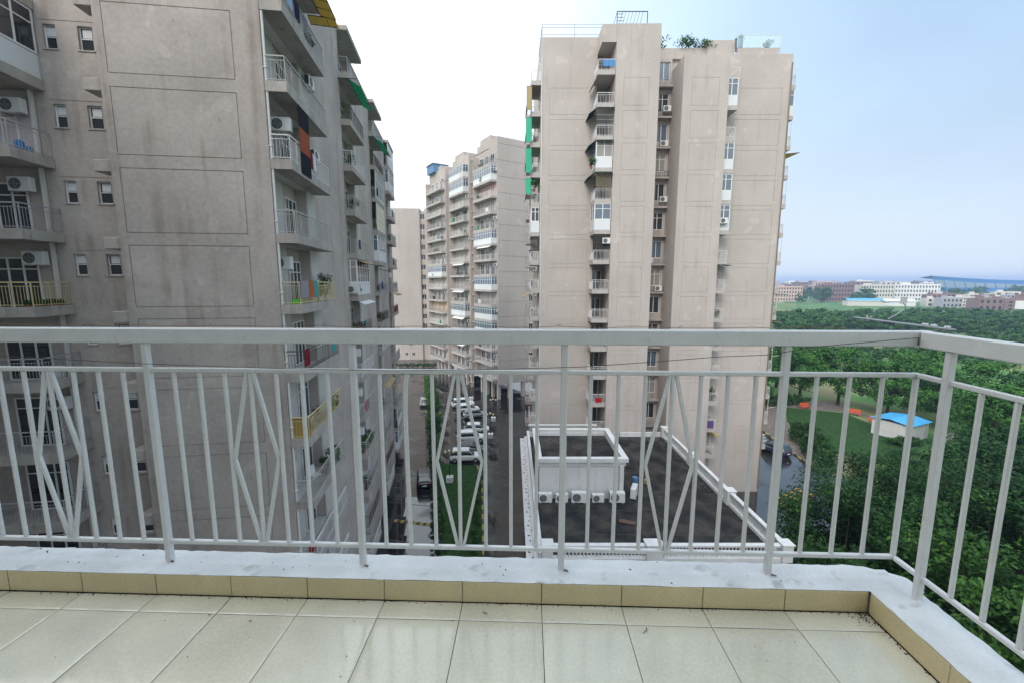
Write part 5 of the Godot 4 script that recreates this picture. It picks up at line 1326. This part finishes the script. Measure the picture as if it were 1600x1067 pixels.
func make_trees() -> void:
	var d := Color(0.008, 0.032, 0.007); var b := Color(0.036, 0.105, 0.018)
	var nd := [d, Color(0.016, 0.055, 0.010), Color(0.010, 0.034, 0.012)]; var nb2 := [b, Color(0.065, 0.16, 0.024), Color(0.032, 0.095, 0.022)]
	for i in 3: tree_kind("near%d" % i, 60 + i, 4.6, 3.2, 11.0, [54, 46, 60][i], 330, [0.145, 0.155, 0.13][i], nd[i], nb2[i])
	for i in 2: tree_kind("park%d" % i, 70 + i, 4.4, 2.6, 10.0, 44, 120, 0.26, Color(0.018, 0.07, 0.012), Color(0.07, 0.20, 0.03))
	for i in 3: tree_kind("belt%d" % i, 80 + i, 4.5, 1.8, 8.5, 26, 60, 0.48, Color(0.028, 0.085, 0.024), Color(0.09, 0.20, 0.05))
	tree_kind("bush", 90, 0.9, 0.15, 1.3, 14, 60, 0.10, Color(0.012, 0.045, 0.010), Color(0.05, 0.13, 0.02))
	var near := [[21.2, -25.2, 1.05], [22.5, -18.0, 1.0], [25.8, -30.5, 0.95], [27.8, -22.8, 1.08], [29.5, -15.2, 1.05], [33.2, -28.2, 1.06], [35.5, -20.5, 1.12], [33.0, -36.0, 0.76], [40.5, -33.0, 1.12], [42.0, -25.0, 1.15], [21.5, -11.0, 1.0], [27.0, -8.0, 1.0], [48.5, -38.5, 0.95], [37.0, -12.0, 1.1], [40.5, -41.5, 0.58], [51.0, -31.0, 1.2]]
	for i in near.size(): tree("near%d" % (i % 3), "dense dark green tree in the mass beside the white annex", V(near[i][0], 0, near[i][1]), i * 2.1, near[i][2], "dark trees below the balcony")
	var park := [[47.0, -82.0, 1.0], [52.0, -88.0, 1.1], [58.0, -84.0, 1.15], [63.5, -81.0, 1.1], [67.0, -74.0, 1.05], [70.0, -68.0, 1.0], [74.0, -77.0, 1.15], [68.5, -60.0, 0.95], [62.0, -52.0, 1.15], [70.0, -48.0, 1.2], [78.0, -58.0, 1.2], [42.0, -88.0, 1.0], [80.0, -70.0, 1.1], [60.0, -95.0, 1.05], [86.0, -48.0, 1.2]]
	for i in park.size(): tree("park%d" % (i % 2), "broad green tree round the park lawn", V(park[i][0], 0, park[i][1]), i * 1.7, park[i][2], "trees round the park lawn")
	var g := RandomNumberGenerator.new(); g.seed = 5
	for i in 120:
		var z := -g.randf_range(185.0, 265.0)
		var x := -z * g.randf_range(0.60, 1.32)
		tree("belt%d" % (i % 3), "round green tree in the belt before the far housing", V(x, 0, z), g.randf() * 6.0, g.randf_range(0.7, 1.1), "tree belt beyond the park")
	for i in 22:
		var z := -g.randf_range(105.0, 170.0)
		var x := -z * g.randf_range(0.66, 1.35)
		tree("belt%d" % (i % 3), "small loose tree scattered over the scrub", V(x, 0, z), g.randf() * 6.0, g.randf_range(0.4, 0.85), "scattered trees on the scrub")
	for i in 46:
		var z := -g.randf_range(470.0, 700.0)
		var x := -z * g.randf_range(0.60, 1.3)
		tree("belt%d" % (i % 3), "hazy tree standing among the far buildings", V(x, 0, z), g.randf() * 6.0, g.randf_range(1.2, 2.2), "hazy trees among the far buildings")
	# scrub: nobody could count it
	var mm := MultiMesh.new()
	mm.transform_format = MultiMesh.TRANSFORM_3D
	mm.mesh = tree_kinds["bush"][1]
	mm.instance_count = 2200
	for i in 2200:
		var z := -lerpf(95.0, 310.0, sqrt(g.randf()))
		var x := -z * g.randf_range(0.62, 1.4)
		var s := g.randf_range(0.7, 2.6)
		mm.set_instance_transform(i, Transform3D(Basis(Vector3.UP, g.randf() * 6.0).scaled(V(s, s * 0.8, s)), V(x, -0.1, z)))
	var mi := MultiMeshInstance3D.new()
	mi.name = "undergrowth"; mi.multimesh = mm; mi.material_override = M.leaf
	mi.set_meta("kind", "stuff"); mi.set_meta("label", "low green scrub covering the open ground"); mi.set_meta("category", "scrub")
	add_child(mi)
func bush(label: String, at: Vector3, s: Vector3, group: String) -> void:
	var t := thing("bush", label, "bush", at, at.x * 3.0 + at.z, group)
	t.scale = s
	part("stem", tree_kinds["bush"][0], M.bark, t); part("foliage", tree_kinds["bush"][1], M.leaf, t)

# ---------------------------------------------------------------- street and park
func make_ground() -> void:
	var m := mb()
	m.poly([[-3200, 200], [3200, 200], [3200, -3200], [-3200, -3200]], -0.03)
	struct("ground", m, M.scrub)
	m = mb(); m.poly([[-60, 30], [45, 30], [45, -38], [38.6, -52], [40.2, -66], [41, -90], [20, -150], [-60, -150]], 0.0)
	struct("road", m, M.road)
	m = mb(); m.poly([[44.6, -57.5], [47.0, -70.5], [52.0, -79.0], [60.5, -75.5], [60.5, -68.5], [56.0, -58.5], [50, -52]], 0.012)
	struct("lawn", m, M.lawn)
	m = mb(); m.poly([[38.7, -51.8], [44.6, -57.4], [47.0, -70.6], [52, -79.2], [61.5, -75.8], [64, -66], [64, -82], [41.2, -90], [40.3, -66]], 0.004)
	struct("pavement", m, M.paving)
	m = mb(); m.poly([[-5.2, -30.5], [-2.5, -33.5], [-3.6, -47.5], [-4.6, -52.6], [-9.3, -53.5], [-11.0, -62.0], [-14.5, -80.0], [-18.6, -97.0], [-19.4, -97.0], [-10.9, -58.8], [-7.0, -39.2]], 0.10)
	struct("median_lawn", m, M.lawn)
	m = mb(); m.poly([[220, -330], [330, -500], [640, -500], [430, -330]], 0.02)
	struct("field", m, M.field)
	m = mb(); m.poly([[88, -98], [93, -101], [99, -99], [97, -94], [90, -95]], 0.01)
	struct("pond", m, plain("water", 0.16, 0.17, 0.17, 0.06, 0.6))
	m = mb(); m.poly([[86, -70], [94, -76], [103, -74], [98, -66]], 0.01)
	struct("pond", m, M.water)
	# kerbs in painted blocks
	var mk := func(pts: Array, called: String, label: String, two: bool) -> void:
		var t := thing(called, label, "kerb")
		var n := 0
		for i in pts.size() - 1:
			var a := V(pts[i][0], 0.0, pts[i][1]); var b := V(pts[i + 1][0], 0.0, pts[i + 1][1])
			var k := maxi(1, int((b - a).length() / 0.9))
			for j in k:
				var bm := mb()
				bm.bar(a.lerp(b, (j + 0.02) / k) + V(0, 0.07, 0), a.lerp(b, (j + 0.98) / k) + V(0, 0.07, 0), 0.16, 0.15)
				part("kerb_stone", bm, (M.yellow_paint if n % 2 else M.black_paint) if two else M.paving, t)
				n += 1
	mk.call([[-5.2, -30.4], [-2.42, -33.5], [-3.52, -47.5], [-4.5, -52.7]], "kerb", "yellow and black painted kerb round the grass strip", true)
	mk.call([[-5.2, -30.4], [-7.08, -39.2], [-11.0, -58.8], [-19.5, -97.0]], "kerb", "plain kerb between the hedge and the wet lane", false)
	mk.call([[38.5, -51.9], [40.15, -66.0], [41.0, -89.0]], "kerb", "yellow edged kerb beside the parked dark car", true)
	# speed humps
	var hump := func(c: Vector3, yaw: float, w: float, d: float, k: int, label: String) -> void:
		var t := thing("speed_hump", label, "speed hump", c, yaw)
		for i in k:
			var bm := mb()
			var x0 := -w * 0.5 + w * i / k; var x1 := x0 + w / k - 0.01
			for s in 6:
				var z0 := -d * 0.5 + d * s / 6.0; var z1 := z0 + d / 6.0
				var h0 := 0.012 + 0.06 * cos(PI * z0 / d); var h1 := 0.012 + 0.06 * cos(PI * z1 / d)
				bm.quad(V(x0, h1, z1), V(x1, h1, z1), V(x1, h0, z0), V(x0, h0, z0))
			part("stripe", bm, M.yellow_paint if i % 2 else M.black_paint, t)
	hump.call(V(-9.9, 0, -39.6), -0.2, 4.4, 0.5, 13, "narrow yellow and black speed hump across the wet lane")
	hump.call(V(30.8, 0, -44.2), 0.55, 6.4, 2.2, 10, "broad yellow and black striped speed hump beside the annex")
	hump.call(V(-14.8, 0, -76.0), -0.2, 4.4, 0.25, 13, "faint far speed hump across the wet lane")
	# concrete slab joints in the lane
	for i in 13:
		var z := -33.0 - i * 3.4
		m = mb(); m.box(V(-8.0 + (z + 33.0) * 0.205 - 0.9, 0.006, z), V(4.7, 0.004, 0.09), Basis(Vector3.UP, -0.2))
		var o := struct("lane_joint", m, M.paving)
		o.set_meta("label", "pale joint across the wet lane")
	# cars
	plain("paint_white", 0.72, 0.73, 0.74, 0.22, 0.6); plain("paint_dark", 0.012, 0.013, 0.015, 0.18, 0.7); plain("paint_navy", 0.015, 0.03, 0.06, 0.18, 0.7); plain("paint_silver", 0.42, 0.44, 0.46, 0.25, 0.6, 0.3); plain("paint_grey", 0.12, 0.12, 0.13, 0.25, 0.6)
	car("black car seen from behind on the wet lane", V(-10.4, 0, -48.2), PI / 2 + 0.2, "paint_dark")
	car("white car far along the wet lane beside the hedge", V(-17.0, 0, -81.0), PI / 2 + 0.2, "paint_silver", false)
	car("white off-road car parked first on the grass side beside the lamp", V(-6.2, 0, -54.6), 0.08, "paint_white")
	car("dark grey car parked between white off-road cars", V(-5.9, 0, -57.4), 0.05, "paint_grey", false)
	car("white off-road car parked just behind the dark grey car", V(-6.1, 0, -61.6), 0.1, "paint_white")
	car("white car with pale roof parked behind two off-road cars", V(-5.6, 0, -65.6), 0.06, "paint_white", false)
	car("silver car parked askew beyond the white row", V(-6.6, 0, -73.2), 0.35, "paint_silver", false)
	car("white car parked askew beside the silver car", V(-8.0, 0, -76.4), 0.3, "paint_white", false)
	car("last white car at the far end of the parked row", V(-9.4, 0, -79.6), 0.25, "paint_white")
	car("white car just visible under the railing beside the striped kerb", V(-5.2, 0, -28.4), 0.4, "paint_white")
	car("dark blue car parked at the kerb beside the pale tower", V(36.6, 0, -57.2), PI / 2 + 0.35, "paint_navy")
	car("pale blue car half hidden behind the pale tower's corner", V(36.2, 0, -61.6), PI / 2 + 0.3, "paint_silver", false)
	lamp_post("three-globe lamp on a white block beside the first parked car", V(-7.4, 0.1, -48.2))
	lamp_post("three-globe lamp on a white block behind the parked row", V(-3.3, 0, -63.0))
	lamp_post("three-globe lamp on a white block at the far end of the row", V(-3.2, 0, -71.0))
	lamp_post("three-globe lamp beside the far lane", V(-8.2, 0, -84.0))
	# hedges along the grass strip
	for i in 30:
		var z := -31.5 - i * 1.75
		var x := -5.6 + (z + 31.0) * 0.203
		bush("dark clipped bush in the hedge between lane and grass", V(x - 0.1, 0.08, z), V(0.75, 0.7 + 0.35 * fposmod(i * 0.618, 1.0), 0.85), "hedge beside the wet lane")
	for i in 12: bush("low shrub dotted along the striped kerb of the grass strip", V(-3.4 - 0.055 * i + 0.2 * sin(i * 2.4), 0.08, -34.5 - i * 1.45), V(0.42, 0.4 + 0.25 * fposmod(i * 0.618, 1.0), 0.42), "shrubs along the striped kerb")
	for i in 5: tree("park%d" % (i % 2), "small slender tree in the hedge beside the lane", V(-12.4 - i * 1.5, 0, -66.0 - i * 7.0), i * 1.3, 0.34, "small trees along the lane")
	for i in 9: bush("green bush before the cream tower", V(-34.0 + i * 1.5, 0, -118.0), V(1.1, 1.0, 1.0), "bushes before the cream tower")
	m = mb(); m.poly([[-36, -116], [-18, -116], [-20, -109], [-30, -108]], 0.02)
	struct("lawn", m, M.lawn)
	# park
	for q in [[55.2, -78.2, 0.2, "at the far corner of the lawn"], [61.2, -74.2, -0.7, "in the middle of the lawn's edge"], [61.2, -69.6, -0.9, "beside the blue-roofed hut"]]:
		var t := thing("park_bench", "orange bench " + q[3], "bench", V(q[0], 0, q[1]), q[2], "orange benches")
		var om := plain("bench_orange", 0.50, 0.08, 0.02, 0.5)
		m = mb(); m.cbox(V(0, 0.45, 0), V(1.9, 0.08, 0.5), 0.02); part("seat", m, om, t)
		m = mb(); m.cbox(V(0, 0.85, -0.26), V(1.9, 0.55, 0.07), 0.02, Basis(Vector3.RIGHT, -0.15)); part("backrest", m, om, t)
		for x in [-0.75, 0.75]:
			m = mb(); m.box(V(x, 0.21, 0), V(0.1, 0.42, 0.45)); part("leg", m, om, t)
	var hut := thing("park_hut", "small white hut with bright blue sheet roof beside the lawn", "hut", V(60.4, 0, -64.0), 0.42)
	m = mb(); m.span(V(-2.7, 0, -2.6), V(2.7, 2.45, 2.2)); part("wall", m, M.annex_white, hut)
	m = mb()
	for i in 14:
		var x := -3.0 + i * 0.43
		m.quad(V(x, 2.50, 2.5), V(x + 0.38, 2.54, 2.5), V(x + 0.38, 2.99, -0.2), V(x, 2.95, -0.2)); m.quad(V(x + 0.38, 2.54, 2.5), V(x + 0.43, 2.50, 2.5), V(x + 0.43, 2.95, -0.2), V(x + 0.38, 2.99, -0.2))
		m.quad(V(x, 2.95, -0.2), V(x + 0.43, 2.95, -0.2), V(x + 0.43, 2.55, -2.9), V(x, 2.55, -2.9))
	part("roof", m, plain("roof_blue", 0.06, 0.34, 0.62, 0.4), hut)
	m = mb(); m.span(V(0.6, 0, 2.2), V(1.5, 2.0, 2.23)); part("door", m, M.panel_white, hut)
	m = mb(); rail_run(m, V(-0.2, 0, 4.4), V(4.6, 0, 4.4), 1.2, 0.35, 0.04); part("fence", m, M.white_rail, hut)
	for i in 26:
		var a := i / 25.0
		var p := V(lerpf(41.0, 47.6, a), 0, lerpf(-53.5, -72.5, a)) if i < 16 else V(lerpf(49.0, 57.0, (i - 16) / 9.0), 0, lerpf(-80.0, -81.5, (i - 16) / 9.0))
		bush("rounded bush in the border of the park lawn", p + V(1.2 * sin(i * 2.7), 0, 0), V(1.25, 1.2 + 0.9 * fposmod(i * 0.382, 1.0), 1.25), "bushes round the park lawn")
	for i in 8: bush("flowering bush between lawn and hut", V(56.0 + i * 0.45, 0, -60.2 - 0.5 * sin(i * 2.0)), V(1.2, 0.9, 1.2), "bushes before the hut")

# ---------------------------------------------------------------- the far town
func far_house(label: String, at: Vector3, yaw: float, w: float, d: float, h: float, mat: Material, rows: int, colsn: int, roof := "", group := "far town buildings") -> Node3D:
	var t := thing("house", label, "building", at, yaw, group)
	var m := mb(); m.span(V(-w * 0.5, 0, -d), V(w * 0.5, h, 0)); m.span(V(-w * 0.5, h, -0.3), V(w * 0.5, h + 0.8, 0)); part("wall", m, mat, t)
	m = mb()
	for r in rows:
		for c in colsn:
			var x := lerpf(-w * 0.5, w * 0.5, (c + 0.5) / colsn); var y := (r + 0.5) * h / rows + 0.2
			m.box(V(x, y, 0.04), V(w / colsn * 0.45, h / rows * 0.5, 0.1))
	if rows > 0:
		var o := part("windows", m, M.glass, t)
		o.set_meta("kind", "stuff")
	m = mb()
	if roof != "":
		m.quad(V(-w * 0.5 - 0.5, h, 0.6), V(w * 0.5 + 0.5, h, 0.6), V(w * 0.5 + 0.5, h + 2.4, -d * 0.5), V(-w * 0.5 - 0.5, h + 2.4, -d * 0.5)); m.quad(V(-w * 0.5 - 0.5, h + 2.4, -d * 0.5), V(w * 0.5 + 0.5, h + 2.4, -d * 0.5), V(w * 0.5 + 0.5, h, -d - 0.6), V(-w * 0.5 - 0.5, h, -d - 0.6))
		part("roof", m, M[roof], t)
	else:
		m.span(V(-w * 0.3, h, -d * 0.7), V(-w * 0.1, h + 2.2, -d * 0.4)); part("roof_tank", m, mat, t)
	return t
func make_far_town() -> void:
	var cream := plain("far_cream", 0.56, 0.53, 0.47, 0.9); var brick := plain("far_brick", 0.21, 0.135, 0.12, 0.9); var grey := plain("far_grey", 0.34, 0.34, 0.35, 0.9); var white := plain("far_white", 0.66, 0.66, 0.65, 0.9); var rose := plain("far_rose", 0.52, 0.38, 0.31, 0.9)
	far_house("brick red housing block with white window bands far off", V(392, 0, -520), -0.2, 34, 14, 20.5, brick, 4, 11)
	var b := far_house("long cream housing block beside the brick red one", V(440, 0, -520), -0.25, 34, 14, 19.5, cream, 4, 12)
	far_house("second long cream housing block before the blue arena", V(484, 0, -515), -0.3, 44, 14, 20.0, white, 4, 15)
	far_house("rose tinted housing block beside the pale tower's edge", V(334, 0, -520), -0.2, 30, 14, 17.5, rose, 4, 10)
	far_house("long shed with bright blue roof in the field", V(346, 0, -420), -0.3, 30, 12, 5.0, cream, 0, 0, "roof_blue")
	far_house("pale shed beside the blue-roofed shed", V(376, 0, -418), -0.3, 28, 12, 4.6, white, 0, 0, "panel_white")
	var g := RandomNumberGenerator.new(); g.seed = 77
	var mats := [brick, grey, white, cream, rose, brick, grey]
	var nm := ["brick red", "grey", "white", "cream", "rose tinted", "brick red", "grey"]
	for i in 46:
		var k := g.randi() % 7
		var z := -g.randf_range(345.0, 520.0)
		far_house("%s low town house in the crowded quarter below the arena" % nm[k], V(-z * g.randf_range(0.985, 1.30), 0, z), -0.6 + g.randf() * 0.5, g.randf_range(9, 20), g.randf_range(8, 14), g.randf_range(6.5, 12.5), mats[k], 2 + g.randi() % 2, 3 + g.randi() % 3, "", "crowded town quarter")
	for i in 44:
		var k := g.randi() % 7
		var z := -g.randf_range(760.0, 1300.0)
		far_house("hazy %s building on the skyline" % nm[k], V(-z * g.randf_range(0.6, 1.25), 0, z), -0.5 + g.randf() * 0.4, g.randf_range(18, 46), 14, g.randf_range(14.0, 26.0), mats[k], 4, 6, "", "hazy skyline buildings")
	# arena: long blue hull whose rim dips in the middle
	var t := thing("arena", "long blue arena with sagging rim and pale ribs on the skyline", "arena", V(812, 0, -700), -0.30)
	var band := mb(); var ribs := mb(); var top := mb()
	var n := 40
	for i in n:
		var a0 := i / float(n); var a1 := (i + 1) / float(n)
		var f := func(a: float, y: float, k: float) -> Vector3: return V(lerpf(-105, 125, a) * k, y, 26.0 * (1.0 - pow(2.0 * a - 1.0, 2.0)))
		var rim := func(a: float) -> float: return EYE + 2.0 + 8.0 * pow(2.0 * a - 1.0, 2.0)
		var y0: float = rim.call(a0); var y1: float = rim.call(a1)
		band.quad(f.call(a0, y0 - 6.0, 1.0), f.call(a1, y1 - 6.0, 1.0), f.call(a1, y1, 1.03), f.call(a0, y0, 1.03))
		band.quad(f.call(a0, 6.0, 0.93), f.call(a1, 6.0, 0.93), f.call(a1, 14.0, 0.95), f.call(a0, 14.0, 0.95))
		ribs.quad(f.call(a0, 14.0, 0.95), f.call(a1, 14.0, 0.95), f.call(a1, y1 - 6.0, 1.0), f.call(a0, y0 - 6.0, 1.0))
		top.quad(f.call(a0, y0, 1.03), f.call(a1, y1, 1.03), V(lerpf(-105, 125, a1), y1 - 3.0, -40), V(lerpf(-105, 125, a0), y0 - 3.0, -40))
		if i % 2 == 0: band.bar(f.call(a0, 14.0, 0.95) + V(0, 0, 0.4), f.call(a0, y0 - 6.0, 1.0) + V(0, 0, 0.4), 0.8, 0.5)
	part("blue_band", band, plain("arena_blue", 0.04, 0.17, 0.42, 0.5), t)
	part("ribbed_wall", ribs, plain("arena_rib", 0.24, 0.33, 0.42, 0.6), t)
	part("roof", top, plain("arena_roof", 0.06, 0.20, 0.42, 0.5), t)
	var wb := mb(); wb.box(V(0, 7.0, 0), V(9, 6, 0.6)); wb.box(V(-2.5, 2.0, 0), V(0.5, 4.0, 0.5)); wb.box(V(2.5, 2.0, 0), V(0.5, 4.0, 0.5))
	single("hoarding", wb, white, "plain white hoarding standing at the edge of the town", "hoarding", V(368, 0, -308), -0.7)

func _ready() -> void:
	make_camera_and_light()
	make_materials()
	make_ground_first()
	make_left_block()
	make_right_tower()
	make_mid_tower()
	make_annex()
	make_balcony()
	make_far_town()
func make_ground_first() -> void:
	make_trees()
	make_ground()
